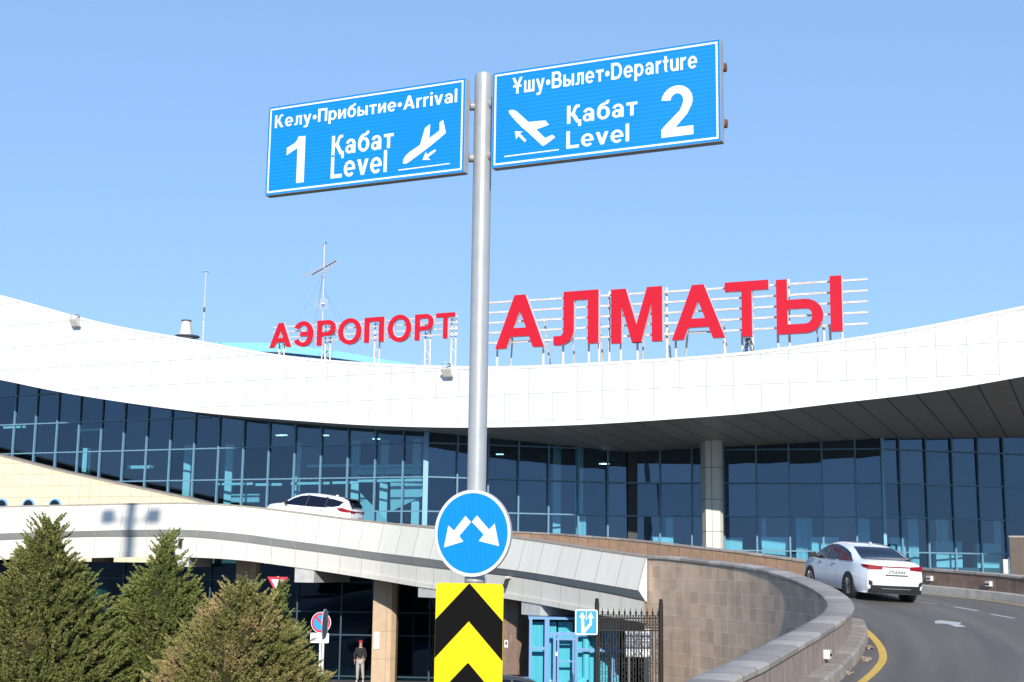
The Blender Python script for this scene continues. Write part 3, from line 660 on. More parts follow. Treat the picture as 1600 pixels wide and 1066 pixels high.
# glass facade plan polyline
GA=A0+3.4
P1=atP(665,760,GA,B0); P1.z=0
P0=Vector((0,GA,0))+eF*-46; P2=Vector((6.42,72.8,0)); P3=Vector((19.35,69.9,0)); P4=Vector((27.5,72.0,0)); P5=P4+(P4-P3).normalized()*8
GL=[P0,P1,P2,P3,P4]
segs=[(P0,P1),(P1,P2),(P2,P3),(P3,P5)]
def hit(s):      # perpendicular from the band plane to the glass line
    O=FP(s,0); best=None
    for a,b in segs:
        d=b-a; m=-nF; den=d.x*m.y-d.y*m.x
        if abs(den)<1e-9: continue
        q=O-a; t=(q.x*m.y-q.y*m.x)/den; u=(d.x*q.y-d.y*q.x)/-den*-1
        u=((a+d*t)-O).dot(m)
        if -.001<=t<=1.001 and u>0 and (best is None or u<best[0]): best=(u,a+d*t)
    return best
def zglass(P):   # height where soffit meets the glass
    s=(P-Vector((0,A0,0))).dot(eF)
    u=(P-FP(s,0)).dot(-nF)
    if P.x<P1.x+.01: return zb(s)
    return lerp([P1.x,P2.x,P3.x,P4.x,P5.x],[zb((P1-Vector((0,A0,0))).dot(eF)),11.25,11.9,12.25,12.6],P.x)
rows=[];uvs=[]
for s in fs:
    h=hit(s)
    if not h: continue
    Q=h[1]; z1=zglass(Q)
    rows.append([FP(s,zb(s)+.0,-.02)*(1-k/4)+Vector((Q.x,Q.y,z1))*(k/4) for k in range(5)]); uvs.append([(s,k/4*h[0]) for k in range(5)])
mb=MB(); mb.loft(rows,uvs); mb.build('canopy_soffit',M['soffit'],tb,smooth=True)
ROWS=[6.04-1.77*2+1.77*k for k in range(9)]
FLOORZ=5.3
def facade(a,b,pitch,phase,lean):
    d=(b-a); L=d.length; d.normalize(); n=Vector((d.y,-d.x,0)) ; n=n if n.y<0 else -n
    ns=max(2,int(L/.9)); g=MB()
    g.loft([[a+d*(L*i/ns)+UZ*2.6-n*lean,a+d*(L*i/ns)+UZ*(zglass(a+d*(L*i/ns))+.15)+n*lean] for i in range(ns+1)],[[((L*i/ns-phase)/pitch+50,(2.6-6.04)/1.77+9),((L*i/ns-phase)/pitch+50,(zglass(a+d*(L*i/ns))+.15-6.04)/1.77+9)] for i in range(ns+1)])
    go=g.build('glass_wall',M['glass'],tb,fixn=False)
    m=MB(); x=phase
    while x<L-.05:
        P=a+d*x; zt_=zglass(P)+.1
        m.box(P+n*.05+UZ*((2.6+zt_)/2),(.085,.14,zt_-2.6),d,n); x+=pitch
    # horizontals, clipped under the soffit line
    for z in ROWS:
        i0=None
        for i in range(ns+1):
            ok=zglass(a+d*(L*i/ns))>z+.05
            if ok and i0 is None: i0=i
            if (not ok or i==ns) and i0 is not None:
                i1=i if ok else i-1
                if i1>i0: m.box(a+d*(L*(i0+i1)/2/ns)+n*.045+UZ*z,(L*(i1-i0)/ns,.11,.07),d,n)
                i0=None
    mo=m.build('mullion_grid',M['mull'],go); mo.location=(0,0,0)
    return go
facade(P0,P1,1.68,1.68-((46-0)%1.68)+.2,.02)
facade(P1,P2,1.66,1.66,-.085); facade(P2,P3,1.70,1.70,-.085); facade(P3,P5,1.55,1.0,-.04)
for P,r in ((P1,.26),(P3,.16)):
    mb=MB(); z=zglass(P)+.1; mb.box(P+Vector((0,-.12,0))+UZ*(2.6+z)/2,(r,.2,z-2.6)); mb.build('corner_post',M['mullw'],tb)
mb=MB(); z=zglass(P2)+.1; mb.box(P2+Vector((.2,-.0,0))+UZ*(2.6+z)/2,(.5,.2,z-2.6)); mb.build('corner_post',M['plastic'],tb)
# canopy column
ct=atY(1115,700,64); cb_=atY(1115,862,64); cw=34/F*64
mb=MB(); H0=0; H1=12.4; pl=[(-cw/2,.1),(-cw/2+.12,-.42),(cw/2-.2,-.42),(cw/2,-.15),(cw/2,.5),(-cw/2,.5)]
cw=34/F*69; O=Vector((atY(1115,780,69).x,69.4,0)); mb.loft([[O+Vector((a,b,H0)),O+Vector((a,b,H1))] for a,b in pl+pl[:1]]); mb.build('column',M['colm'],tb)
mb=MB()
for z in [10.2-1.63*k for k in range(6)]+[11.75]:
    mb.loft([[O+Vector((a*1.012,b*1.012-.0,z)),O+Vector((a*1.012,b*1.012,z+.025))] for a,b in pl+pl[:1]])
mb.box(O+Vector((-.09,-.427,6)),(.02,.012,12)); mb.build('column_joints',M['ink'],tb)
# interior: floor, ceiling, back wall, lower slab edge
def inset(P,k): return P+Vector((.0,1,0))*k
mb=MB(); line=[P0,P1,P2,P3,P5]
mb.loft([[p+UZ*(FLOORZ-.3)+Vector((0,.15,0)),p+UZ*(FLOORZ)+Vector((0,.15,0)),p+UZ*FLOORZ+Vector((0,13,0))] for p in line]); mb.build('interior_floor',M['darkfloor'],tb)
mb=MB(); rows=[]
for s in fs:
    h=hit(s)
    if h: Q=h[1]; rows.append([Vector((Q.x,Q.y+13,0)),Vector((Q.x,Q.y+13,zglass(Q)+.45))])
mb.loft(rows)
a,b=rows[0]; mb.quad(a,b,b-Vector((0,13,.4)),a-Vector((0,13,0))); a,b=rows[-1]; mb.quad(a,b,b-Vector((0,13,.4)),a-Vector((0,13,0)))
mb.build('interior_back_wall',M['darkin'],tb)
mb=MB(); rows=[]
for s in fs:
    h=hit(s)
    if h: Q=h[1]; rows.append([Vector((Q.x,Q.y,zglass(Q)+.05)),Vector((Q.x,Q.y+7,zglass(Q)+.3)),Vector((Q.x,Q.y+14,zglass(Q)+.5))])
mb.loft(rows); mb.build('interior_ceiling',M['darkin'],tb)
mb=MB(); mb.loft([[p+UZ*(FLOORZ-.9)+Vector((0,.12,0)),p+UZ*(FLOORZ-.35)+Vector((0,.12,0))] for p in line]); mb.build('floor_edge',M['darkin'],tb)
# interior columns, beams, partitions seen through the glass
rd=random.Random(5)
mb=MB()
for px in (133,292,357,463,555,600,650,870,905):
    Y=GA+2.6; P=atP(px,760,GA+2.6,B0) if px<700 else atY(px,760,73.5)
    mb=MB(); mb.box((P.x,P.y,8.5),(.42,.42,6.6)); mb.build('interior_column',M['inwhite'],tb)
mb=MB()
for x0,x1,y in ((6,40,667),(120,165,671),(205,238,730),(340,395,756),(400,440,757),(455,515,755),(520,560,754),(560,612,751),(612,660,750),(480,555,727),(560,660,727)):
    a=atP(x0,y,GA+1.4,B0);b=atP(x1,y,GA+1.4,B0); a.z=b.z; mb=MB(); mb.bar(a,b,.1,.14); mb.build('interior_beam',M['inwhite'],tb)
mb=MB()
for x0,x1,y0,y1 in ((553,600,728,742),(602,658,730,741),(362,405,772,785),(200,240,727,733)):
    a=atP(x0,y1,GA+1.9,B0);b=atP(x1,y0,GA+1.9,B0)
    mb=MB(); mb.box(((a.x+b.x)/2,(a.y+b.y)/2,(a.z+b.z)/2),((b-a).length*.98,.1,b.z-a.z),eF); mb.build('interior_partition',M['curtain'],tb)
mb=MB(); P_=[atP(x,y,GA+2.2,B0) for x,y in ((563,770),(606,815),(563,815))]; mb.quad(*P_); mb.build('interior_partition',M['curtain'],tb); mb=MB(); P_=[atP(x,y,GA+2.2,B0) for x,y in ((610,752),(660,752),(660,775),(610,800))]; mb.quad(*P_)
mb.build('interior_partition',M['curtain'],tb)
mb=MB()
def curtain(x0,x1,Y,z0,z1):
    k=0; a=atY(x0,800,Y).x; b=atY(x1,800,Y).x; nn_=int((b-a)/.06); pr=[]
    for i in range(nn_+1):
        pr.append((a+(b-a)*i/nn_,Y+.05*math.sin(i*1.1)))
    mb=MB(); mb.loft([[(x,y,z0),(x,y,z1)] for x,y in pr]); mb.build('curtain',M['curtain'],tb)
for x0,x1,Y in ((1243,1268,72.0),(1338,1358,71.2),(1418,1434,71.0),(1462,1480,71.8),(1040,1052,72.8),(905,916,72.5),(1190,1196,72),(1552,1562,72.6)):
    curtain(x0,x1,Y,FLOORZ,7.9)
for i,(x0,x1,y0,Y) in enumerate(((1020,1052,840,72.6),(1132,1160,841,72.0),(1190,1231,840,71.6),(1268,1311,840,71.2),(1391,1415,841,71.0),(1418,1433,842,71.2),(1462,1503,847,71.6),(1526,1562,850,72.3))):
    a=atY(x0,y0,Y);b=atY(x1,y0,Y); t=thing('counter',((a.x+b.x)/2,Y+.3,FLOORZ),['waist high white counter behind the glass left of the stone column','white counter behind the glass just right of the stone column','white counter behind the glass midway between column and sedan','wide white counter behind the glass above the sedan bonnet','narrow white counter behind the glass over the sedan roof','slim white counter beside the curtain over the sedan boot','broad white counter behind the angled right hand glass','rightmost white counter behind the angled glass'][i],'counter','white counters behind the upper glass')
    mb=MB(); mb.box(((a.x+b.x)/2,Y+.3,(a.z+FLOORZ)/2),(b.x-a.x,.6,a.z-FLOORZ)); mb.build('cabinet',M['inwhite'],t,bevel=.02)
    mb=MB(); mb.box(((a.x+b.x)/2,Y+.3,a.z+.016),(b.x-a.x+.06,.66,.03)); mb.build('counter_top',M['inwhite'],t)
# ceiling lights inside
for i,(px,py) in enumerate(((437,680.5),(443,680),(508,680.5),(588,686),(781,710),(946,725),(942,725))):
    P=atP(px,py,GA+3.5,B0) if px<700 else atY(px,py,75)
    mb=MB(); mb.box(P,(.42,.25,.05))
    lm=M.get('ceil') or mat('lit_ceiling_lamp',(.9,.9,.9),.5); M['ceil']=lm; b_=lm.node_tree.nodes['Principled BSDF']; b_.inputs['Emission Color'].default_value=(.8,.95,1,1); b_.inputs['Emission Strength'].default_value=1.6
    mb.build('ceiling_light',lm,tb)
# cream tiled wall at left with arched windows
CA=A0+.9
cl=[(-160,668),(0,709.5),(100,735),(200,757),(300,778),(334,787)]
pts=[sz(atP(x,y,CA,B0)) for x,y in cl]
def CPt(s,z,d=0): return Vector((0,CA,0))+eF*s+nF*d+UZ*z
s0=pts[0][0]; s1=pts[-1][0]+.6
ss=srange(s0-6,s1,.5)
mb=MB(); mb.loft([[CPt(s,3.5),CPt(s,lerp([p[0] for p in pts],[p[1] for p in pts],s))] for s in ss],[[(s,3.5),(s,lerp([p[0] for p in pts],[p[1] for p in pts],s))] for s in ss])
cw_=mb.build('cream_wall',M['cream'],tb,fixn=False)
mb=MB(); mb.loft([[CPt(s,lerp([p[0] for p in pts],[p[1] for p in pts],s)+z,d) for z,d in ((-.05,.03),(.03,.03),(.03,-.9))] for s in ss]); mb.build('cream_wall_cap',M['copingr'],tb)
for px in (11,53,94.5):
    c=sz(atP(px,791,CA,B0)); c=(c[0],c[1]-.0); O=CPt(c[0],c[1]-.14,0)
    fr=MB(); hw=.46
    outer=[(-hw,-1.2)]+[(-hw*math.cos(R(a)),.12+hw*math.sin(R(a))) for a in range(0,181,15)]+[(hw,-1.2)]
    inn=[(a*.84,b*.84 if b>0 else b) for a,b in outer]
    for k in range(len(outer)-1):
        fr.prism([outer[k],outer[k+1],inn[k+1],inn[k]],O,eF,UZ,nF,-.05,.09)
    f=fr.build('arched_window',M['mullw'],tb)
    g=MB(); g.prism(inn,O,eF,UZ,nF,.01,.03); g.build('pane',M['carglass'],f)
# lower storey: dark glazing under the viaduct
LA=61.5
mb=MB(); LX=[-26,9.2]
lower=[(-30,62.5),(-2,62.5)]
mb.quad((-30,62.6,0),(-1.6,61.2,0),(-1.6,61.2,5),(-30,62.6,5)); lg=mb.build('lower_glass_wall',M['glass_low'],tb)
m=MB()
for k in range(15):
    x=-29.5+k*2.0; y=62.6-(x+30)/28.4*1.4-.06; m.box((x,y,2.5),(.07,.12,5))
for z in (.15,1.95,2.95,4.3): m.bar((-30,62.53,z),(-1.7,61.13,z),.06,.06)
M['lowmull']=mat('dark_lower_mullion',(.012,.045,.07),.5)
mo=m.build('mullion_grid',M['lowmull'],lg)
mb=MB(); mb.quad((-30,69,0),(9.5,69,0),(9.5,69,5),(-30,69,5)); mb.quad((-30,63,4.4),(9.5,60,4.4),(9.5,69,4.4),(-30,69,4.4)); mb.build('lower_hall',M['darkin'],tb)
mb=MB()
for k in range(9):
    mb=MB(); mb.box((-26+k*2.7,64.5,4.2),(1.2,.3,.06)); mb.build('hall_lamp',M['inwhite'],tb)
# stone return wall beside the doors
a=atY(786,1000,51.2); b=atY(828,1000,51.2)
mb=MB(); W_=b.x-a.x
pl=[(a.x-.9,61.4),(a.x-.9,51.4),(a.x+.55*W_,51.0),(b.x,51.2),(b.x,61.4)]
us=[0,4.4,6.6,7.4,11]
mb.loft([[Vector((x,y,0)),Vector((x,y,5))] for x,y in pl],[[(u,0),(u,5)] for u in us]); mb.build('brown_wall',M['stonebrown'],tb)
# door bay
DY=47.0; DH=3.32
xa=atY(828,1000,DY).x; xb=atY(1010,1000,DY).x
mb=MB(); mb.quad((xa,DY,0),(xb,DY,0),(xb,DY,DH),(xa,DY,DH)); dg=mb.build('entrance_glazing',M['glass_door'],tb)
m=MB()
for px,wd in ((829,.1),(854.5,.16),(866.5,.1),(872,.07),(896,.07),(900.5,.1),(933,.12),(958,.1),(983,.1),(1008,.1)):
    x=atY(px,1000,DY).x; zt2=DH if px in(829,854.5,933,958,983,1008) else atY(px,991,DY).z; m.box((x,DY-.06,zt2/2),(wd,.12,zt2))
for y,x0,x1,wd in ((990.5,854,933,.12),(1013.5,829,855,.1),(1015,900,1008,.1),(998,866,900,.08),(1033,870,898,.05)):
    m.box(((atY(x0,y,DY).x+atY(x1,y,DY).x)/2,DY-.05,atY(860,y,DY).z),(atY(x1,y,DY).x-atY(x0,y,DY).x,.1,wd))
m.build('door_frame',M['frameblue'],tb)
mb=MB(); h=atY(869.5,1022,DY-.16); mb.box(h,(.07,.06,.14)); mb.build('door_handle',M['white'],tb)
mb=MB()
for x0,x1,dy in ((831,851,.5),(857,869,.6),(872,895,.7),(902,930,.45),(938,968,.8)):
    a=atY(x0,1000,DY+dy);b=atY(x1,1000,DY+dy); mb=MB(); mb.box(((a.x+b.x)/2,DY+dy,1.62),(b.x-a.x,.1,3.2)); mb.build('lobby_partition',M['curtain'],tb)
mb=MB()
p=atY(916,985,DY+.25); q=atY(916,1062,DY+.25); mb.tube((p.x,p.y,3.2),(q.x,q.y,q.z),.12,12); mb.tube((q.x,q.y,q.z),(q.x-.5,q.y,q.z-.2),.12,12); mb.build('duct_pipe',M['inwhite'],tb)
mb=MB(); mb.quad((xa,DY+3,0),(xb+2,DY+3,0),(xb+2,DY+3,5),(xa,DY+3,5)); mb.quad((xa,DY,0),(xa,DY+3,0),(xa,DY+3,DH),(xa,DY,DH)); mb.build('lobby_back_wall',M['darkin'],tb)
mb=MB(); mb.box(((xa+xb)/2,DY+1.5,DH+.04),(xb-xa+.1,3.1,.08)); mb.build('lobby_roof',M['frameblue'],tb)
t=thing('wall_notice',atY(791,1006,56.55),'small white notice on the dark brown wall left of the blue doors','notice')
mb=MB(); P=atY(791,1006,51.1); mb.box(P,(.13,.02,.27),(1,-.25,0)); mb.build('sheet',M['signwhite'],t)
mb=MB(); mb.box(P+Vector((0,-.024,.02)),(.07,.006,.12)); mb.build('symbol',M['ink'],t)
# stone pylon at right edge
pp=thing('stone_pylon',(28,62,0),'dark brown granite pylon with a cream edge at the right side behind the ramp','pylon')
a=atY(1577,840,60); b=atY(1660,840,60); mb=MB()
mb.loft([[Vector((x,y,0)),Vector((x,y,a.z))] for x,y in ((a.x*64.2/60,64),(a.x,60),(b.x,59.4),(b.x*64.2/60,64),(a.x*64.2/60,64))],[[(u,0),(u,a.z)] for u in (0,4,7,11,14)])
M['stoneshade']=tile('shaded_granite',(.10,.07,.052),(.085,.06,.045),(.05,.035,.03),.9,1.2,.010,rough=.5,var=.15)  # granite darkened in its colour to stand for a shaded face
mb.build('granite_block',M['stoneshade'],pp); mb=MB(); mb.loft([[Vector((x,y,a.z)),Vector((x,y,a.z+.08))] for x,y in ((a.x*64.2/60,64),(a.x-.04,59.96),(b.x,59.36),(b.x*64.2/60,64),(a.x*64.2/60,64))]); mb.quad((a.x*64.2/60,64,a.z+.08),(a.x-.04,59.96,a.z+.08),(b.x,59.36,a.z+.08),(b.x*64.2/60,64,a.z+.08)); mb.build('cap',M['copingr'],pp)
a=atY(1568,874,60.2);b=atY(1576.5,874,60.2); mb=MB(); mb.box(((a.x+b.x)/2,60.5,a.z/2),(b.x-a.x,.5,a.z)); mb.build('cream_edge',M['colm'],pp)
# blue lens roof behind the band
mb=MB(); up_=[(250,541),(321,535.5),(400,536),(440,537.5),(500,545),(560,554.5),(600,562),(650,570)]; 
def BR(x,y,Y=84): return atY(x,y,Y)
mb.loft([[BR(x,y),BR(x,y+ lerp([250,440,600,650],[13,12,8,3],x)),] for x,y in up_]); mb.loft([[BR(x,y),BR(x,y)+Vector((0,9,.9))] for x,y in up_])
br_=mb.build('curved_blue_roof',M['roofblue'],tb,smooth=True)
mb=MB(); mb.loft([[BR(x,y+lerp([250,440,600,650],[13,12,8,3],x))+Vector((0,.35,0)),BR(x,y+40)+Vector((0,.35,0))] for x,y in up_]); mb.build('roof_recess',M['bluedark'],tb)
#=====================================================================
# ROOFTOP LETTER SIGNS
#=====================================================================
SA=A0+1.6
def SP(px,py,back=0): return atP(px,py,SA+back,B0)
def roof_sign(name,label,word,boxes,depth):
    root=thing(name,SP(boxes[0][0],boxes[0][3]),label,'rooftop sign')
    for ch,(x0,x1,yt,yb) in zip(word,boxes):
        xm=(x0+x1)/2
        a=SP(x0,yb); b=SP(x1,yb); top=SP(xm,yt); bot=SP(xm,yb)
        O=SP(x0,yb); O.z=bot.z; wd=(b-a).dot(eF); h=top.z-bot.z
        ps,w0=text_pieces(ch)
        body=MB(); face=MB()
        for i,g in enumerate(ps):
            for q in g:
                pl=[(p[0]*wd/w0,p[1]*h) for p in q]
                body.prism(pl,O,eF,UZ,nF,-depth-.004*i,-.02-.003*i); face.prism(pl,O,eF,UZ,nF,.0+.003*i-.01,.035+.003*i)
        bo=body.build('letter',M['letterside'],root); fo=face.build('letter_face',M['red'],bo); fo.location=(0,0,0)
    return root
al=roof_sign('city_name_sign','large red rooftop letters АЛМАТЫ on a white rail frame','АЛМАТЫ',[(774,850,461,543.5),(865,935,455,538),(955,1035,450,535),(1050,1133,445,529.5),(1133.5,1202,439.5,526),(1214,1317,434,520)],.24)
ae=roof_sign('airport_word_sign','smaller red rooftop letters АЭРОПОРТ on lattice legs','АЭРОПОРТ',[(421,455,505,543),(459,489,502,542),(495,524,500.5,539.5),(528,564,498,538),(569,599.5,496,535),(605.5,642,492.5,534),(648,677,491,531.5),(681,710.5,489,529)],.16)
def band_top(px,off=0):     # point of the roof just behind the band top at picture column px
    P=SP(px,550,off); s=(P-Vector((0,A0,0))).dot(eF); P.z=zt(s)-.25; return P
mb=MB()
for yl_,yr in ((473.5,436.5),(489,454),(505,471),(520.5,488),(536.5,505.5)):
    mb=MB(); a=SP(748,yl_+1.0,.42);b=SP(1356,yr,.42); mb.bar(a,b,.07,.095); mb.build('rail',M['rust'],al)
for px,ytop in ((777,536),(849,536),(880,533),(920,533),(936,460),(952,456),(970,530),(996,528),(1042,450),(1056,525),(1132,520),(1160,520),(1176.5,442),(1216,515),(1234,437),(1288,508),(1298,510),(1316.5,505)):
    mb=MB(); a=band_top(px,.7); b=SP(px,ytop,.75); b.x=a.x; b.y=a.y; mb.bar(a,b,.10,.10); mb.build('post',M['rust'],al)
for p0,p1 in ((797,803),(863,850),(900,893),(945,936),(1002,1008),(1050,1042),(1068,1077),(1138,1130),(1180,1166),(1280,1275)):
    mb=MB(); a=band_top(p0,2.2); b=SP(p1,495,.85); mb.bar(a,b,.08,.08); mb.build('brace',M['rust'],al)
mb=MB(); 
for k in range(7):
    a=SP(1163+k*1.7,528,.3); pts=[a+Vector((.15*math.sin(k+j*1.3),0,-.42*j)) for j in range(5)]; mb.path(pts,.022,5)
mb.build('cables',M['black'],al)
mb=MB()
for yl_,yr in ((512,494),(519.5,503),(528.5,513),(536,522)):
    mb=MB(); a=SP(427,yl_,.35);b=SP(716,yr,.35); mb.bar(a,b,.05,.06); mb.build('rail',M['rust'],ae)
for p0,p1,yt in ((436,444,520),(508,516,505),(585,593,503),(664,672,505),(705,712,495)):
    mb=MB(); a=band_top(p0,.6);b=band_top(p1,.6); t0=SP(p0,yt,.6);t1=SP(p1,yt,.6); t0.x,t0.y=a.x,a.y; t1.x,t1.y=b.x,b.y
    mb.bar(a,t0,.07);mb.bar(b,t1,.07); nn_=8
    for k in range(nn_):
        q0=a+(t0-a)*(k/nn_); q1=b+(t1-b)*((k+1)/nn_)
        if k%2: q0=b+(t1-b)*(k/nn_); q1=a+(t0-a)*((k+1)/nn_)
        mb.bar(q0,q1,.035)
    mb.build('lattice_leg',M['rust'],ae)
#=====================================================================
# ANTENNAS, VENT, FLOODLIGHTS
#=====================================================================
def AP(px,py,Y): return atY(px,py,Y)
Y_=76.0
an=thing('television_aerial',AP(503,565,Y_),'guyed rooftop mast with a horizontal television aerial above the red letters','antenna')
base=AP(503,566,Y_)-UZ*1.5; topm=AP(507,381,Y_); 
mb=MB(); mb.tube(base,topm,.038,8); mb.build('mast',M['rust'],an)
mb=MB(); c=AP(505,419,Y_); d=Vector((.80,-1.2,.30)).normalized()
bl=c-d*1.25; 
p0=AP(487,430,Y_-.6); p1=AP(525,408,Y_+.6); d=(p1-p0).normalized(); mb.tube(p0,p1,.035,6); mb.build('boom',M['iron'],an)
side=d.cross(UZ).normalized(); side2=Vector((1,.0,.05)).normalized()
for k in range(9):
    q=p0+(p1-p0)*(k/8); L=1.35-.07*k if k<8 else .5
    mb=MB(); dr=Vector((.95,.3,.22)).normalized(); mb.tube(q-dr*L*.6,q+dr*L*.6,.020,5); mb.build('element',M['galv'],an)
mb=MB(); p=AP(502.5,475,Y_-.2)
for k in range(6):
    mb.bar(p+Vector((-.32,0,-.28+.11*k)),p+Vector((.36,0,-.28+.11*k)),.015)
    mb.bar(p+Vector((-.32+.13*k,0,-.28)),p+Vector((-.32+.13*k,0,.28)),.015)
mb.box(p+Vector((.1,-.1,0)),(.22,.15,.12)); mb.build('panel_aerial',M['galv'],an)
mb=MB(); q=AP(507.5,381,Y_); mb.bar(q+Vector((-.10,0,-.1)),q+Vector((.12,0,.08)),.05); mb.build('top_dipole',M['iron'],an)
mb=MB()
for px,py,dy in ((437,505,2),(481,505,-1),(487,505,1),(553,505,1),(565,497,2)):
    mb.tube(AP(505,428 if px<500 else 450,Y_),AP(px,py+45,Y_+dy)-UZ*.3,.009,4)
mb.build('guy_wires',M['greymetal'],an)
wa=thing('whip_antenna',AP(317,545,77),'thin white whip antenna on the roof beside the round vent','antenna')
mb=MB(); a=AP(316.5,548,77)-UZ*.8; b=AP(322,422,77); mb.tube(a,a+(b-a)*.45,.05,6); mb.tube(a+(b-a)*.45,b,.03,6); mb.build('mast',M['rust'],wa)
mb=MB(); mb.tube(a+(b-a)*.55,a+(b-a)*.60,.055,6); mb.build('clamp',M['ink'],wa)
mb=MB()
for k in range(4):
    q=b-UZ*.05; mb.tube(q,q+Vector((.2*math.cos(k*1.57+.4),.2*math.sin(k*1.57+.4),-.12)),.012,4)
mb.build('radials',M['iron'],wa)
vt=thing('roof_vent',AP(288,528,75.8),'round grey conical roof vent with dark flange on the white roof edge','roof vent')
c=AP(290,526.5,74.6); c.z-=.05
mb=MB(); mb.tube(c,c+UZ*.95,.42,24,r1=.24); mb.build('cone',M['lamp'],vt,smooth=True,sharp=40)
mb=MB(); mb.tube(c+UZ*.03+Vector((.1,0,0)),c+UZ*.10+Vector((.1,0,0)),.68,28); mb.build('flange',M['ink'],vt); mb=MB(); mb.tube(c+UZ*.93,c+UZ*1.0,.28,20); mb.build('vent_cap',M['ink'],vt)
def floodlight(px,py,label):
    P=atP(px,py,A0-.45,B0); t=thing('floodlight',P,label,'floodlight','floodlights clipped on the white roof band')
    s=(P-Vector((0,A0,0))).dot(eF); ztop=zt(s)
    tilt=Vector((nF.x,nF.y,-.9)).normalized(); upv=(UZ-tilt*UZ.dot(tilt)).normalized()
    mb=MB(); mb.box(P,(.52,.10,.50),eF,-tilt,upv); mb.build('housing',M['lamp'],t,bevel=.015)
    f=MB()
    for i in range(4):
        for j in range(3): f.box(P+tilt*.056+eF*(-.18+.12*i)+upv*(-.14+.14*j),(.09,.014,.11),eF,-tilt,upv)
    f.build('led_module',M['lampface'],t)
    b=MB(); b.box(P-upv*.26-tilt*.02,(.5,.16,.03),eF,-tilt,upv)
    q=FP(s,ztop+.1,.05); b.bar(P+eF*-.24,Vector((P.x-.2,P.y,P.z+.5)),.03); b.bar(P+eF*.24,Vector((P.x+.2,P.y,P.z+.5)),.03)
    b.bar(Vector((P.x-.2,P.y,P.z+.5)),Vector((P.x+.2,P.y,P.z+.5)),.04); b.bar(Vector((P.x+.0,P.y,P.z+.5)),Vector((q.x,q.y,max(q.z,P.z+.45))),.05); b.bar(Vector((q.x,q.y,max(q.z,P.z+.45))),FP(s,ztop-.1,-.02),.05)
    b.build('bracket',M['greymetal'],t)
floodlight(116,504,'white floodlight clipped on the roof band at the far left')
floodlight(698,582,'white floodlight clipped on the roof band beside the sign pole')
def small_lamp(px,py,label,up=True):
    l,n,a=via_at(px); P=Vector(l[4]); P.z=zat(px,py,P); P=P+n*.12
    t=thing('wall_spotlight' ,P,label,'spotlight')
    mb=MB(); mb.tube(P+UZ*.18-n*.02,P+UZ*-.16+n*.16,.055,12,r1=.085); mb.build('lamp_head',M['iron'],t,smooth=True,sharp=40)
    mb=MB(); mb.box(P+UZ*.2,(.18,.16,.08),(1,-.5,0)); mb.bar(P+UZ*.2-n*.14,P+UZ*.2,.04); mb.build('mount',M['lamp'],t)
small_lamp(804,911,'small dark spotlight on the viaduct beam right of the round blue sign')
small_lamp(283,848,'small dark camera on the viaduct beam above the middle spruce')
#=====================================================================
# MAIN SIGN POST
#=====================================================================
yaw=R(24.5); ex=Vector((math.cos(yaw),-math.sin(yaw),0)); nn=Vector((-math.sin(yaw),-math.cos(yaw),0))
OS=Vector((-.33,11,0)); bS_=ex.y/ex.x; aS_=OS.y-bS_*OS.x
def Spt(px,py,off=0):   # board plane coordinates (s,z)
    P=atP(px,py,aS_,bS_); return ((P-OS).dot(ex),P.z)
polec=atP(754.6,200,aS_+.27,bS_); PX_,PY_=polec.x,polec.y
sp=thing('sign_post',(PX_,PY_,hgt(PX_,PY_)),'tall grey pole carrying two blue direction boards, a round arrow sign and a chevron panel','sign post')
ztp=atY(755,119,PY_).z
mb=MB(); mb.tube((PX_,PY_,2.9),(PX_,PY_,ztp),.0795,40,cap=True); mb.build('pole',M['galv'],sp,smooth=True,sharp=40)
mb=MB(); mb.tube((PX_,PY_,ztp-.01),(PX_,PY_,ztp+.012),.072,32); mb.build('pole_cap',M['galv'],sp)
mb=MB(); mb.tube((PX_,PY_,2.98),(PX_,PY_,3.02),.2,24); mb.build('base_flange',M['galv'],sp)
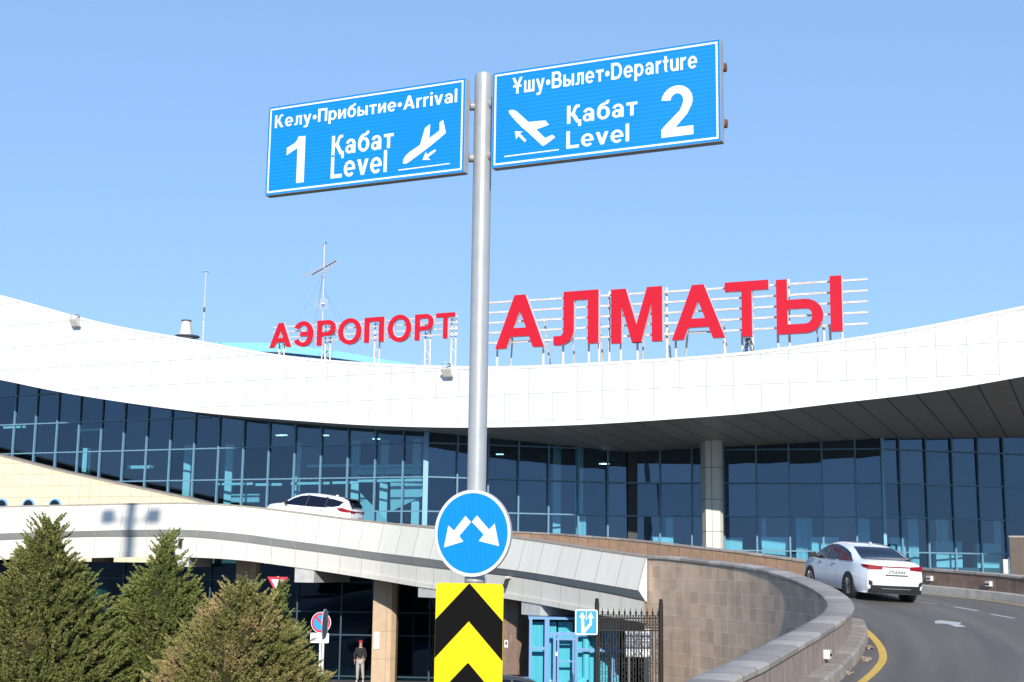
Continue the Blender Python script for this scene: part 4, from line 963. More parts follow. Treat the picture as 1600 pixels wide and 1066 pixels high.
def board(TL,TR,BR,BL,texts,shapes):
    c=[Spt(*p) for p in (TL,TR,BR,BL)]
    x0=(c[0][0]+c[3][0])/2;x1=(c[1][0]+c[2][0])/2; z1=(c[0][1]+c[1][1])/2; z0=(c[2][1]+c[3][1])/2
    bx=MB(); k=rrect(x0,z0,x1,z1,.012,3); uvquad(bx,OS,ex,UZ,nn,k,-.03,0); face=bx.build('direction_board',M['blue'],sp)
    e=MB()
    for pl in (rect(x0,z0-.004,x1,z0+.0),rect(x0,z1,x1,z1+.004),rect(x1,z0,x1+.004,z1),rect(x0-.004,z0,x0,z1)): e.prism(pl,OS,ex,UZ,nn,-.085,-.003)
    e.prism(rect(x0,z0,x1,z1),OS,ex,UZ,nn,-.034,-.031); o=e.build('edge_frame',M['galv'],face); o.location=(0,0,0)
    b=MB(); i0,i1=.018,.033
    for pl in (rect(x0+i0,z0+i0,x1-i0,z0+i1),rect(x0+i0,z1-i1,x1-i0,z1-i0),rect(x0+i0,z0+i1,x0+i1,z1-i1),rect(x1-i1,z0+i1,x1-i0,z1-i1)): b.prism(pl,OS,ex,UZ,nn,0,.0012)
    o=b.build('white_border',M['signwhite'],face); o.location=(0,0,0)
    for txt,(xl,yl),(xr,yr),(xt,yt) in texts:
        a=Spt(xl,yl); b_=Spt(xr,yr); zt_=Spt(xt,yt)[1]; zb_=(a[1]+b_[1])/2
        m=MB(); put_text(m,txt,OS+ex*a[0]+UZ*zb_,ex,UZ,nn,b_[0]-a[0],zt_-zb_,0,.0012,gap=.145 if len(txt)>8 else .13)
        o=m.build('lettering',M['signwhite'],face); o.location=(0,0,0)
    m=MB()
    for i,sh in enumerate(shapes):
        m.prism([Spt(*p) for p in sh],OS,ex,UZ,nn,0,.0012+.0003*i)
    o=m.build('aeroplane_pictogram',M['signwhite'],face); o.location=(0,0,0)
    # back rails
    r=MB()
    for f in (.22,.78):
        z=z0+(z1-z0)*f; r.prism(rect(x0+.0,z-.03,x1-.0,z+.03),OS,ex,UZ,nn,-.115,-.086)
    o=r.build('back_rail',M['galv'],face); o.location=(0,0,0)
    return x0,x1,z0,z1,face
def zp(ox,oy,sc,l): return [(ox+a/sc,oy+b/sc) for a,b in l]
q=10.66
planeL=zp(615,175,q,[(158,862),(158,815),(175,770),(210,722),(265,672),(335,622),(400,580),(440,552),(452,520),(480,420),(524,268),(610,206),(594,438),(680,376),(755,318),(766,300),(768,172),(824,135),(868,330),(866,356),(760,446),(640,545),(520,638),(400,728),(310,795),(250,838),(205,864)])
arrL=zp(615,175,q,[(483,800),(538,668),(556,712),(688,624),(708,650),(572,758),(612,800)])
lineL=zp(615,175,q,[(84,962),(938,852),(938,868),(84,980)])
bl_=board((420.6,168.1),(727.5,121.9),(724.1,268.1),(414.1,305.7),
 [('Келу•Прибытие•Arrival',(429.3,200.5),(714.2,159.8),(568,160.2)),
  ('1',(446,288),(474.5,285),(462,214.5)),
  ('Қабат',(518,241.5),(614.5,232.5),(566,206.5)),
  ('Level',(516.5,279.5),(604,268.5),(560,240.5))],[planeL,arrL,lineL])
planeR=zp(785,160,q,[(104,150),(120,135),(150,128),(185,130),(222,143),(262,172),(330,234),(432,328),(600,312),(715,304),(778,374),(566,452),(640,528),(705,590),(730,590),(832,540),(880,582),(770,668),(682,730),(640,700),(560,625),(440,512),(330,420),(240,330),(170,250),(120,190)])
arrR=zp(785,160,q,[(210,482),(340,490),(290,515),(398,634),(372,664),(266,562),(230,616)])
lineR=zp(785,160,q,[(32,896),(938,780),(940,798),(34,914)])
br2=board((770.5,115),(1124.3,61.0),(1126.3,220.0),(768.3,262.2),
 [('Ұшу•Вылет•Departure',(800.5,145.8),(1089.5,107.8),(945,101.0)),
  ('Қабат',(886,191),(996,182.5),(941,158.5)),
  ('Level',(885,232.5),(983,221),(934,199.5)),
  ('2',(1033.5,216),(1083.5,209.5),(1058,134))],[planeR,arrR,lineR])
# fix clamps and stub tubes
for (x0,x1,z0,z1,face),side in ((bl_,-1),(br2,1)):
    for f in (.22,.78):
        z=z0+(z1-z0)*f; mb=MB()
        pc=Vector((PX_,PY_,z)); a=OS+UZ*z
        sx_=(pc-OS).dot(ex)
        xe=x1 if side<0 else x0
        st_=OS+ex*(sx_)+nn*-.13+UZ*z
        en=OS+ex*(xe-.25 if side<0 else xe+.25)+nn*-.14+UZ*z
        mb.tube(pc,en,.036,16); mb.build('arm_tube',M['galv'],sp,smooth=True,sharp=40)
# rusty pipe ends at the right end of the departure board
x0,x1,z0,z1,face=br2
for f in (.22,.78):
    z=z0+(z1-z0)*f; p=OS+ex*(x1-.06)+nn*-.15+UZ*z
    mb=MB(); mb.tube(p,p+ex*.07,.036,18); o=mb.build('rusty_pipe_end',M['rustend'],sp,smooth=True,sharp=40)
# round sign
yw=R(26.5); er=Vector((math.cos(yw),-math.sin(yw),0)); nr=Vector((-math.sin(yw),-math.cos(yw),0)); 
OR=Vector((PX_,PY_,0))+nr*.115; bR=er.y/er.x; aR=OR.y-bR*OR.x
def Rpt(px,py): P=atP(px,py,aR,bR); return ((P-OR).dot(er),P.z)
cR=Rpt(737.7,833); rad=.352
mb=MB(); uvquad(mb,OR,er,UZ,nr,circ(cR[0],cR[1],rad),-.004,0); rs=mb.build('round_sign',M['signwhite'],sp)
mb=MB(); uvquad(mb,OR,er,UZ,nr,circ(cR[0],cR[1],rad*.932),.0,.0012); o=mb.build('blue_field',M['blue2'],rs); o.location=(0,0,0)
mb=MB(); 
for k in range(48):
    a0,a1=2*math.pi*k/48,2*math.pi*(k+1)/48
    mb.prism([(cR[0]+rr*math.cos(t),cR[1]+rr*math.sin(t)) for rr,t in ((rad,a0),(rad+.004,a0),(rad+.004,a1),(rad,a1))],OR,er,UZ,nr,-.025,.001)
o=mb.build('sign_rim',M['galv'],rs); o.location=(0,0,0)
z=3.375
aL=zp(640,750,z,[(182,356),(205,241),(235,268),(295,190),(324,223),(262,296),(284,325)])
aR_=zp(640,750,z,[(472,349),(449,231),(419,262),(356,188),(329,221),(392,288),(366,322)])
for pl in (aL,aR_):
    mb=MB(); mb.prism([Rpt(*p) for p in pl],OR,er,UZ,nr,.0012,.0024); o=mb.build('white_arrow',M['signwhite'],rs); o.location=(0,0,0)
mb=MB(); mb.tube((PX_,PY_,cR[1]-.42),(PX_,PY_,cR[1]-.36),.086,32); mb.box(Vector((PX_,PY_,cR[1]))+nr*.09,(.12,.05,.4),er); mb.build('clamp',M['galv'],sp,smooth=True,sharp=40)
# chevron panel
yc=R(24.5); ec=Vector((math.cos(yc),-math.sin(yc),0)); nc=Vector((-math.sin(yc),-math.cos(yc),0)); OC=Vector((PX_,PY_,0))+nc*.125; bC=ec.y/ec.x; aC=OC.y-bC*OC.x
def Cpt(px,py): P=atP(px,py,aC,bC); return ((P-OC).dot(ec),P.z)
a=Cpt(680,980); b=Cpt(785.8,980); tz=Cpt(733,911.5)[1]; hw_=(b[0]-a[0])/2; cx_=(a[0]+b[0])/2; hz_=1.55
mb=MB(); uvquad(mb,OC,ec,UZ,nc,rrect(cx_-hw_,tz-hz_,cx_+hw_,tz,.035),-.004,0); cp=mb.build('chevron_panel',M['yellow'],sp)
pk=Cpt(732.5,911.8)[1]; d1=Cpt(733,969.5)[1]; d2=Cpt(733,1031)[1]; p2=Cpt(732,971)[1]; p3=Cpt(731.5,1036)[1]
dz_=pk-d1; band_=d1-d2
zc=pk; k=0
per=pk-p3
while zc-dz_-band_>tz-hz_+.02:
    mb=MB(); w2=hw_-.001
    mb.prism([(cx_-w2,zc-dz_-band_),(cx_,zc-(pk-p2)),(cx_+w2,zc-dz_-band_),(cx_+w2,zc-dz_),(cx_+.006,zc-.003),(cx_-.006,zc-.003),(cx_-w2,zc-dz_)],OC,ec,UZ,nc,0,.0012)
    o=mb.build('black_chevron',M['blackmat'],cp); o.location=(0,0,0); zc-=per; k+=1
mb=MB(); mb.box(OC+nc*-.05+UZ*(tz-.35),(.1,.06,.06),ec); mb.tube((PX_,PY_,tz-.05),(PX_,PY_,tz+.015),.086,32); mb.tube((PX_,PY_,tz-1.3),(PX_,PY_,tz-1.24),.086,32); mb.build('clamp',M['galv'],sp,smooth=True,sharp=40)
#=====================================================================
# SMALL ROAD SIGNS
#=====================================================================
def round_pts(r,n=40): return circ(0,0,r,n)
def basis(az): return Vector((math.cos(az),-math.sin(az),0)),Vector((-math.sin(az),-math.cos(az),0))
# no parking sign
Y1=44; P=atY(501.5,973,Y1); e1,n1=basis(R(10))
t=thing('no_parking_sign',(P.x,P.y,0),'round no parking sign above a white text plate on a white post','road sign')
r_=15.8/F*Y1
mb=MB(); mb.tube((P.x,P.y+.04,0),(P.x,P.y+.04,P.z+.2),.035,12); mb.build('post',M['white'],t)
def disc(r,t0,t1,name,m,P,e,n):
    mb=MB(); mb.prism(round_pts(r),P,e,UZ,n,t0,t1); return mb.build(name,m,t)
disc(r_,-.01,0,'disc',M['signwhite'],P,e1,n1); disc(r_*.95,0,.003,'red_ring',M['signred'],P,e1,n1); disc(r_*.74,.003,.005,'blue_centre',M['blue3'],P,e1,n1)
mb=MB(); c_,s_=math.cos(R(-45)),math.sin(R(-45)); L_=r_*.8; wq=r_*.11
mb.prism([(-L_*c_-wq*s_,-L_*s_+wq*c_),(L_*c_-wq*s_,L_*s_+wq*c_),(L_*c_+wq*s_,L_*s_-wq*c_),(-L_*c_+wq*s_,-L_*s_-wq*c_)],P,e1,UZ,n1,.005,.007); mb.build('red_slash',M['signred'],t)
a=atY(484.5,989,Y1);b=atY(514,1005,Y1)
mb=MB(); mb.prism(rrect(a.x-P.x,b.z-P.z,b.x-P.x,a.z-P.z,.03,3),P,e1,UZ,n1,-.008,.002); mb.build('text_plate',M['signwhite'],t)
mb=MB(); rdm=random.Random(4)
for j,(w_,x_) in enumerate(((.22,.0),(.34,.0),(.42,0))):
    x=-w_/2
    while x<w_/2:
        k=rdm.uniform(.03,.07); mb.prism(rect(x-.03,(a.z+b.z)/2-P.z+.085-.085*j-.02,x+k-.045,(a.z+b.z)/2-P.z+.085-.085*j+.02),P,e1,UZ,n1,.002,.0035); x+=k+.0
mb.build('plate_lettering',M['greytext'],t)
# edge-on round sign
Y2=34; P=atY(508,975,Y2); e2,n2=basis(R(-167+90)) ; e2=Vector((math.sin(R(8)),math.cos(R(8)),0)); 
e2=Vector((.075,.997,0)).normalized(); n2=Vector((.997,-.075,0)).normalized()
t=thing('turned_round_sign',(P.x,P.y,0),'round sign seen edge on, its grey blue back turned away beside the no parking sign','road sign')
mb=MB(); mb.prism(round_pts(.345),P,e2,UZ,n2,-.012,.0); mb.build('disc',M['signback'],t)
mb=MB(); 
for k in range(40):
    a0,a1=2*math.pi*k/40,2*math.pi*(k+1)/40
    mb.prism([(rr*math.cos(q_),rr*math.sin(q_)) for rr,q_ in ((.345,a0),(.36,a0),(.36,a1),(.345,a1))],P,e2,UZ,n2,-.022,.006)
mb.build('rim',M['galv'],t)
mb=MB(); q_=atY(505,1000,Y2); mb.tube((q_.x,q_.y,0),(q_.x,q_.y,P.z+.15),.032,12); mb.build('post',M['white'],t)
# give way
Y3=47; P=atY(433.5,912,Y3); e3,n3=basis(R(8)); hw2=16.5/F*Y3
t=thing('give_way_sign',(P.x,P.y,0),'red and white inverted triangle give way sign behind the brown spruce','road sign')
def tri(k): return [(-hw2*k,hw2*.5*k),(0,-hw2*1.2*k),(hw2*k,hw2*.5*k)]
P.z=atY(433.5,910,Y3).z
mb=MB(); mb.prism(tri(1.0),P,e3,UZ,n3,-.01,0); mb.build('plate',M['signred'],t)
mb=MB(); mb.prism([(a_,b_-.02) for a_,b_ in tri(.62)],P,e3,UZ,n3,0,.003); mb.build('white_field',M['signwhite'],t)
mb=MB(); mb.tube((P.x,P.y+.05,0),(P.x,P.y+.05,P.z+.2),.035,12); mb.build('post',M['white'],t)
#=====================================================================
# GATE, LANE SIGN, WHITE FENCE
#=====================================================================
GY=40.6
ga=atY(932.5,1000,GY); gb=atY(1033,1000,GY-.0)
gt=thing('iron_gate',((ga.x+gb.x)/2,GY,0),'ornate black wrought iron gate with spear tops between two posts','gate')
def gz(py): return atY(983,py,GY).z
for P_,ptop in ((ga,941),(gb,941)):
    mb=MB(); zt_=gz(ptop); mb.tube((P_.x,GY,0),(P_.x,GY,zt_),.065,14); mb.build('post',M['iron'],gt,smooth=True,sharp=40)
    mb=MB()
    for k in range(6):
        a0=-math.pi/2+math.pi*k/6; a1=-math.pi/2+math.pi*(k+1)/6; mb.tube((P_.x,GY,zt_+.05+.06*math.sin(a0)),(P_.x,GY,zt_+.05+.06*math.sin(a1)),max(.003,.06*math.cos(a0)),12,r1=max(.003,.06*math.cos(a1)),cap=False)
    mb.build('post_ball',M['iron'],gt,smooth=True)
zr1,zr2,zr3=gz(966.5),gz(985),.25
mb=MB()
for z_ in (zr1,zr2,zr3): mb=MB(); mb.bar((ga.x,GY,z_),(gb.x,GY,z_),.05,.045); mb.build('rail',M['iron'],gt)
mb=MB(); nb=23; 
def ring(mb,c,r,rr=.012,n=10,a0=0,a1=360):
    pts=[Vector((c[0]+r*math.cos(R(a0+(a1-a0)*k/n)),c[1],c[2]+r*math.sin(R(a0+(a1-a0)*k/n)))) for k in range(n+1)]
    for p_,q_ in zip(pts,pts[1:]): mb.bar(p_,q_,rr*1.6,rr*1.6)
for k in range(1,nb):
    x=ga.x+(gb.x-ga.x)*k/nb; mb.bar((x,GY,zr3),(x,GY,zr1),.024,.024)
    if k%2==0:
        mb.bar((x,GY,zr1),(x,GY,zr1+.20),.02,.02); zz=gz(949)
        mb.tube((x,GY,zr1+.10),(x,GY,zz),.028,5,r1=.002)
        ring(mb,(x-.045,GY,zr1+.07),.035,n=7); ring(mb,(x+.045,GY,zr1+.07),.035,n=7); ring(mb,(x,GY,zr1+.17),.03,n=7)
    else:
        mb.tube((x,GY,zr1),(x,GY,zr1+.13),.014,5,r1=.002)
    ring(mb,(x,GY,(zr1+zr2)/2),.038,n=8); ring(mb,(x,GY,(zr1+zr2)/2+.09),.03,n=7); ring(mb,(x,GY,(zr1+zr2)/2-.09),.03,n=7)
mb.build('bars',M['iron'],gt)
mb=MB(); rdm=random.Random(2)
for k in range(0,nb):
    if k%3==2: continue
    x=ga.x+(gb.x-ga.x)*(k+.5)/nb
    for j in range(16):
        zc_=.45+j*.19+ (k%2)*.09
        if zc_>zr2-.12: break
        ring(mb,(x+.012*(-1)**j,GY,zc_),.034+.008*((j+k)%2),.010,n=7,a0=rdm.uniform(0,90),a1=rdm.uniform(300,420))
        if j%3==0: mb.box((x,GY,zc_+.09),(.05,.02,.035))
mb.build('scrollwork',M['iron'],gt)
P=atY(916.2,972.3,GY-.25); e4,n4=basis(R(4)); 
t=thing('lane_direction_sign',(P.x,P.y,P.z-.4),'square blue sign with two white lane arrows fixed to the left gate post','road sign')
hw3=17.2/F*(GY-.25); hh3=18.8/F*(GY-.25)
mb=MB(); mb.prism(rrect(-hw3,-hh3,hw3,hh3,.05),P,e4,UZ,n4,-.008,0); mb.build('plate',M['signwhite'],t)
mb=MB(); mb.prism(rrect(-hw3*.9,-hh3*.91,hw3*.9,hh3*.91,.035),P,e4,UZ,n4,0,.002); mb.build('blue_field',M['blue3'],t)
def L4(l): return [((a-225)/150*hw3*.98,(270-b)/165*hh3*.98) for a,b in l]
mb=MB()
for i,sh in enumerate(([(157,420),(200,420),(192,208),(155,208)],[(127,208),(212,208),(167,135)],[(168,420),(200,420),(300,300),(300,200),(268,200),(268,285),(180,380)],[(242,214),(328,214),(282,135)],[(219,118),(230,118),(230,150),(219,150)],[(219,162),(230,162),(230,185),(219,185)],[(219,197),(233,197),(233,235),(219,235)])):
    mb.prism(L4(sh),P,e4,UZ,n4,.002,.0035+.0004*i)
mb.build('white_arrows',M['signwhite'],t)
mb=MB(); mb.bar(P+e4*(hw3*.8)+n4*-.02,Vector((ga.x,GY-.06,P.z)),.03,.05); mb.bar(P+e4*-hw3*.6+n4*-.02,P+e4*(hw3*.85)+n4*-.02,.03,.04); mb.build('bracket',M['galv'],t)
# white slatted fence behind the gate
WY=42.0
wf=thing('white_slat_screen',(atY(1000,1005,WY).x,WY,0),'sunlit white slatted screen glimpsed through the iron gate','screen')
a=atY(977,985,WY);b=atY(1021,1027,WY); nsl=9
for k in range(nsl):
    x=a.x+(b.x-a.x)*(k+.5)/nsl; ztop=atY(1000,987 if k<6 else 983,WY).z
    mb=MB(); mb.box((x,WY,(ztop+b.z)/2),((b.x-a.x)/nsl*.82,.03,ztop-b.z)); mb.build('slat',M['white'],wf)
mb=MB(); mb.bar((a.x,WY+.05,b.z+.1),(b.x,WY+.05,b.z+.1),.05); mb.bar((a.x,WY+.05,atY(1000,995,WY).z),(b.x,WY+.05,atY(1000,995,WY).z),.05)
for x in (a.x+.1,b.x-.1): mb.box((x,WY+.06,b.z/2),(.06,.06,b.z))
mb.build('frame',M['greymetal'],wf)
#=====================================================================
# CARS
#=====================================================================
def car(name,label,cat,prof,belt,L,W,paint,wheel_r,wx,side_glass,suv=False,detail=True,plate='275AOU05'):
    """x forward (front +L/2, rear -L/2), prof: top outline (x,z)."""
    root=thing(name,(0,0,0),label,cat)
    px=[p[0] for p in prof]; pz=[p[1] for p in prof]; bx=[p[0] for p in belt]; bz=[p[1] for p in belt]
    Zt=lambda x: smooth_interp(px,pz,x); Zb=lambda x: lerp(bx,bz,x)
    x0,x1=-L/2,L/2; zlow=.20
    def w0(x):
        u=abs(x)/(L/2); k=1-.16*max(0,(u-.62)/.38)**2 if x<0 else 1-.24*max(0,(u-.58)/.42)**2
        return W/2*k
    def half(x,z):
        b=Zb(x); t=Zt(x); w=w0(x)
        if z<b:
            q=(z-zlow)/(b-zlow); r=w*(.955+.045*math.sin(math.pi*min(1,max(0,q))**.8)); r-= .03*max(0,.25-q)/.25
            if t<=b+.02 and z>t-.12: r-= (z-(t-.12))/.12*.10
            return r
        r=w*.965-(z-b)*.40
        if z>t-.10: r-= ((z-(t-.10))/.10)**2*.14
        return r
    def xr(z):   # rear rake
        zt_=Zt(x0+.02); q=(z-zlow)/(zt_-zlow); return x0+ .10*(1-math.sin(math.pi*min(1,max(0,.15+.75*q))))+.02
    def xf(z):
        zt_=Zt(x1-.02); q=(z-zlow)/(zt_-zlow); return x1-.16*(1-math.sin(math.pi*min(1,max(0,.1+.8*q))))
    nx=70; nz=16; body=MB(); rows=[]
    for i in range(nx+1):
        f=i/nx; x=x0+(x1-x0)*f; t=Zt(x); row=[]
        for j in range(nz+1):
            z=zlow+(t-zlow)*j/nz; xx=x
            if i<4: xx=x+(xr(z)-x0)*(1-i/4)
            if i>nx-5: xx=x-(x1-xf(z))*(1-(nx-i)/4)
            row.append(Vector((xx,half(x,z),z)))
        m=row[-1]
        for k in (1,2,3): row.append(Vector((m.x,m.y*(1-k/3),m.z+.02*math.sin(math.pi/2*k/3))))
        full=[Vector((p.x,-p.y,p.z)) for p in row]+[p for p in row[::-1][1:]]
        rows.append(full)
    body.loft(rows)
    def cap(z,yy,rear=True):
        x=x0 if rear else x1; w=half(x,z); b=(1-(yy/w)**2) if w>.01 else 0
        return Vector(((xr(z)-.10*b) if rear else (xf(z)+.10*b),yy,z))
    for rear in (True,False):
        x=x0 if rear else x1; t=Zt(x); g=[]
        for j in range(nz+1):
            z=zlow+(t-zlow)*j/nz; w=half(x,z); g.append([cap(z,w*(-1+2*k/12),rear) for k in range(13)])
        m=g[-1]; g.append([Vector((p.x+(.05 if rear else -.05)*(1-abs(q/6-1)),p.y,p.z+.02*(1-(q/6-1)**2))) for q,p in enumerate(m)])
        body.loft(g)
    body.quad((x0+.1,-W/2*.9,zlow+.01),(x1-.1,-W/2*.9,zlow+.01),(x1-.1,W/2*.9,zlow+.01),(x0+.1,W/2*.9,zlow+.01))
    bo=body.build('body',paint,root,smooth=True,sharp=45,world=False)
    def patch(poly,side,off,m,name,parent=root,n=10):
        # polygon in x,z split into fans on the side surface
        mb=MB(); xs_=[p[0] for p in poly]; a,b=min(xs_),max(xs_)
        def span(x):
            zs=[]
            for k in range(len(poly)):
                p,q_=poly[k],poly[(k+1)%len(poly)]
                if (p[0]-x)*(q_[0]-x)<=0 and abs(p[0]-q_[0])>1e-9: zs.append(p[1]+(q_[1]-p[1])*(x-p[0])/(q_[0]-p[0]))
            return (min(zs),max(zs)) if zs else None
        rows=[]
        for i in range(n*2+1):
            x=a+(b-a)*(.001+.998*i/(2*n)); s_=span(x)
            if s_: rows.append([Vector((x,side*(half(x,s_[0]+(s_[1]-s_[0])*k/6)+off),s_[0]+(s_[1]-s_[0])*k/6)) for k in range(7)])
        mb.loft(rows); return mb.build(name,m,parent,smooth=True,world=False,fixn=False)
    for side in (1,-1):
        for k,g in enumerate(side_glass): patch(g,side,.008,M['carglass'],'side_window')
        for ga_,gb_ in zip(side_glass,side_glass[1:]):
            a_=max(p[0] for p in ga_); b_=min(p[0] for p in gb_); xm_=(a_+b_)/2
            patch([(xm_-.07,Zb(xm_)+.03),(xm_-.07,Zt(xm_)-.075),(xm_+.07,Zt(xm_)-.075),(xm_+.07,Zb(xm_)+.03)],side,.005,M['plastic'],'door_pillar')
        for wxx in wx:
            mb=MB(); n=28; c=Vector((wxx,side*(half(wxx,.4)),wheel_r))
            mb.prism([(math.cos(2*math.pi*k/n)*(wheel_r+.055),math.sin(2*math.pi*k/n)*(wheel_r+.055)) for k in range(n) if True],Vector((wxx,0,wheel_r)),Vector((1,0,0)),UZ,Vector((0,side,0)),half(wxx,wheel_r)-.2,half(wxx,wheel_r+.2)+.006)
            mb.build('wheel_arch',M['plastic'],root,world=False)
            mb=MB(); yy=half(wxx,wheel_r)
            mb.tube((wxx,side*(yy-.16),wheel_r),(wxx,side*(yy+.018),wheel_r),wheel_r,32); wh=mb.build('wheel',M['tyre'],root,smooth=True,sharp=40,world=False)
            mb=MB(); 
            ns=10
            for k in range(ns):
                a_=2*math.pi*k/ns; mb.bar(Vector((wxx,side*(yy+.024),wheel_r)),Vector((wxx+math.cos(a_)*wheel_r*.64,side*(yy+.022),wheel_r+math.sin(a_)*wheel_r*.64)),.012,wheel_r*.15,up=(0,1,0))
            for k in range(28):
                a0,a1=2*math.pi*k/28,2*math.pi*(k+1)/28; r0,r1=wheel_r*.60,wheel_r*.70
                mb.prism([(r0*math.cos(a0),r0*math.sin(a0)),(r1*math.cos(a0),r1*math.sin(a0)),(r1*math.cos(a1),r1*math.sin(a1)),(r0*math.cos(a1),r0*math.sin(a1))],Vector((wxx,0,wheel_r)),Vector((1,0,0)),UZ,Vector((0,side,0)),yy+.012,yy+.028)
            mb.build('rim',M['rim'],wh,world=False)
    def top_patch(xa,xb,wa,wb,m,name,off=.008,ca=0,cb=0):
        mb=MB(); rows=[]
        for i in range(11):
            f=i/10; ww=wa+(wb-wa)*f; r=[]
            for k in range(-8,9):
                g_=k/8; x=xa+(xb-xa)*f+ (ca*(1-f)+cb*f)*(1-g_*g_)
                y=ww*g_; z=Zt(x); lim=half(x,z); zz=z+.02*math.cos(g_*math.pi/2)
                # drop where the shoulder rounds
                d=abs(y)-lim
                if d>0: zz-= min(.10,d*.9)
                sl=(Zt(x+.02)-Zt(x-.02))/.04; nrm_=Vector((-sl,0,1)).normalized()
                r.append(Vector((x,y,zz))+nrm_*off)
            rows.append(r)
        mb.loft(rows); return mb.build(name,m,root,smooth=True,world=False,fixn=False)
    return dict(root=root,half=half,Zt=Zt,Zb=Zb,cap=cap,patch=patch,top_patch=top_patch,L=L,W=W,xr=xr,x0=x0,x1=x1)
def rearpatch(c,y0,y1,z0,z1,m,name,off=.012,skew=0,par=None,taper=0):
    mb=MB(); rows=[]
    for i in range(7):
        z=z0+(z1-z0)*i/6; r=[]
        for k in range(9):
            f=k/8; y=y0+(y1-y0)*f; zz=z+skew*(f-.5)+ taper*(f)*(i/6-.5)
            p=c['cap'](zz,y); p.x-=off; r.append(p)
        rows.append(r)
    mb.loft(rows); return mb.build(name,m,par or c['root'],smooth=True,world=False,fixn=False)
def rear_text(c,txt,yc,zc,wd,ht,m,name,off,par):
    p=c['cap'](zc,yc); mb=MB(); put_text(mb,txt,Vector((p.x-off,wd/2+yc,zc-ht/2)),Vector((0,-1,0)),UZ,Vector((-1,0,0)),wd,ht,0,.002); return mb.build(name,m,par,world=False)
# white sedan
prof=[(-2.32,.98),(-2.25,1.02),(-2.0,1.045),(-1.72,1.07),(-1.45,1.14),(-1.1,1.27),(-.75,1.37),(-.3,1.43),(.1,1.44),(.45,1.40),(.8,1.28),(1.15,1.10),(1.4,.99),(1.8,.93),(2.15,.84),(2.32,.72)]
belt=[(-2.32,.93),(-1.6,.98),(0,.94),(1.2,.90),(2.32,.70)]
sg=[[(-1.62,.985),(-1.2,1.185),(-.95,1.26),(-.62,1.33),(-.57,.965)],[(-.52,.965),(-.56,1.335),(-.2,1.375),(.12,1.375),(.13,.955)],[(.19,.955),(.18,1.37),(.45,1.32),(.80,1.19),(1.12,1.02),(1.17,.945)]]
sg=[sg[0],sg[1]+[], sg[2]]
sd=car('sedan','white sedan seen from behind driving up the curved ramp','car',prof,belt,4.64,1.80,M['carwhite'],.325,(-1.36,1.34),sg)
rt=sd['root']
sd['top_patch'](-1.86,-.86,.70,.55,M['carglass'],'rear_window',ca=-.10,cb=-.05)
sd['top_patch'](.62,1.42,.56,.70,M['carglass'],'windscreen',ca=.05,cb=.1)
for s_ in (1,-1):
    l=rearpatch(sd,s_*.38,s_*.752,.835,.915,M['redlight'],'tail_light',.032,skew=.0,taper=.5*.09)
    sd['patch']([(-2.30,.845),(-2.30,.935),(-1.98,.935),(-2.08,.86)],s_,.007,M['redlight'],'tail_light')
    rearpatch(sd,s_*.64,s_*.735,.42,.53,M['plastic'],'bumper_reflector',.030,skew=.05)
    for xh in (-.30,.62):
        mb=MB(); y=sd['half'](xh,.86); mb.box((xh,s_*(y+.018),.86),(.17,.03,.025)); mb.build('door_handle',M['chrome'],rt,world=False,bevel=.006)
    mb=MB(); y=sd['half'](.92,.98); mb.bar((.95,s_*y,.97),(.95,s_*(y+.1),1.0),.05); mb.box((.93,s_*(y+.15),1.03),(.10,.20,.14)); mb.build('wing_mirror',M['plastic'],rt,world=False,bevel=.03)
    m=MB()
    for xd in (-.54,.16,1.20):
        pts=[Vector((xd,s_*(sd['half'](xd,z)+.002),z)) for z in (.26,.4,.55,.7,.85,.95)]; m.path(pts,.004,4)
    m.build('door_seam',M['greymetal'],rt,world=False)
rearpatch(sd,-.37,.37,.885,.912,M['redlight'],'light_bar',.02)
pl=rearpatch(sd,-.27,.27,.70,.82,M['plate'],'number_plate',.03); rear_text(sd,'275AOU05',0,.765,.46,.075,M['ink'],'plate_digits',.037,pl)
rearpatch(sd,-.31,.31,.67,.70,M['plastic'],'plate_shadow_gap',.016)
rearpatch(sd,-.735,.735,.21,.32,M['plastic'],'lower_bumper',.032); rearpatch(sd,-.68,.68,.32,.42,M['plastic'],'lower_bumper',.030)
rearpatch(sd,-.4,.4,.33,.345,M['greymetal'],'bumper_trim',.040)
rear_text(sd,'KIA',0,.955,.17,.04,M['greytext'],'boot_lettering',.012,rt)
mb=MB(); mb.prism([(-.85,0),(-.62,0),(-.70,.07)],Vector((0,0,1.42)),Vector((1,0,0)),UZ,Vector((0,1,0)),-.018,.018); mb.build('roof_fin',M['carwhite'],rt,world=False)
# place on the ramp
s_c,o_c=road_at(1374,936.5)
rear_axle=RP(s_c,o_c)
print('sedan axle',rear_axle[:],s_c,o_c,'scale',F/rear_axle.y)
hd=R(90+9); fwd=Vector((math.cos(hd),math.sin(hd),.055)).normalized(); 
lf=UZ.cross(fwd).normalized(); lf=(lf+UZ*.03).normalized(); upc=fwd.cross(lf)
def place(root,fwd,lf,upc,pos,scale=1):
    root.matrix_world=Matrix(((fwd.x*scale,lf.x*scale,upc.x*scale,pos.x),(fwd.y*scale,lf.y*scale,upc.y*scale,pos.y),(fwd.z*scale,lf.z*scale,upc.z*scale,pos.z),(0,0,0,1)))
place(rt,fwd,lf,upc,rear_axle+fwd*1.36+UZ*.005)
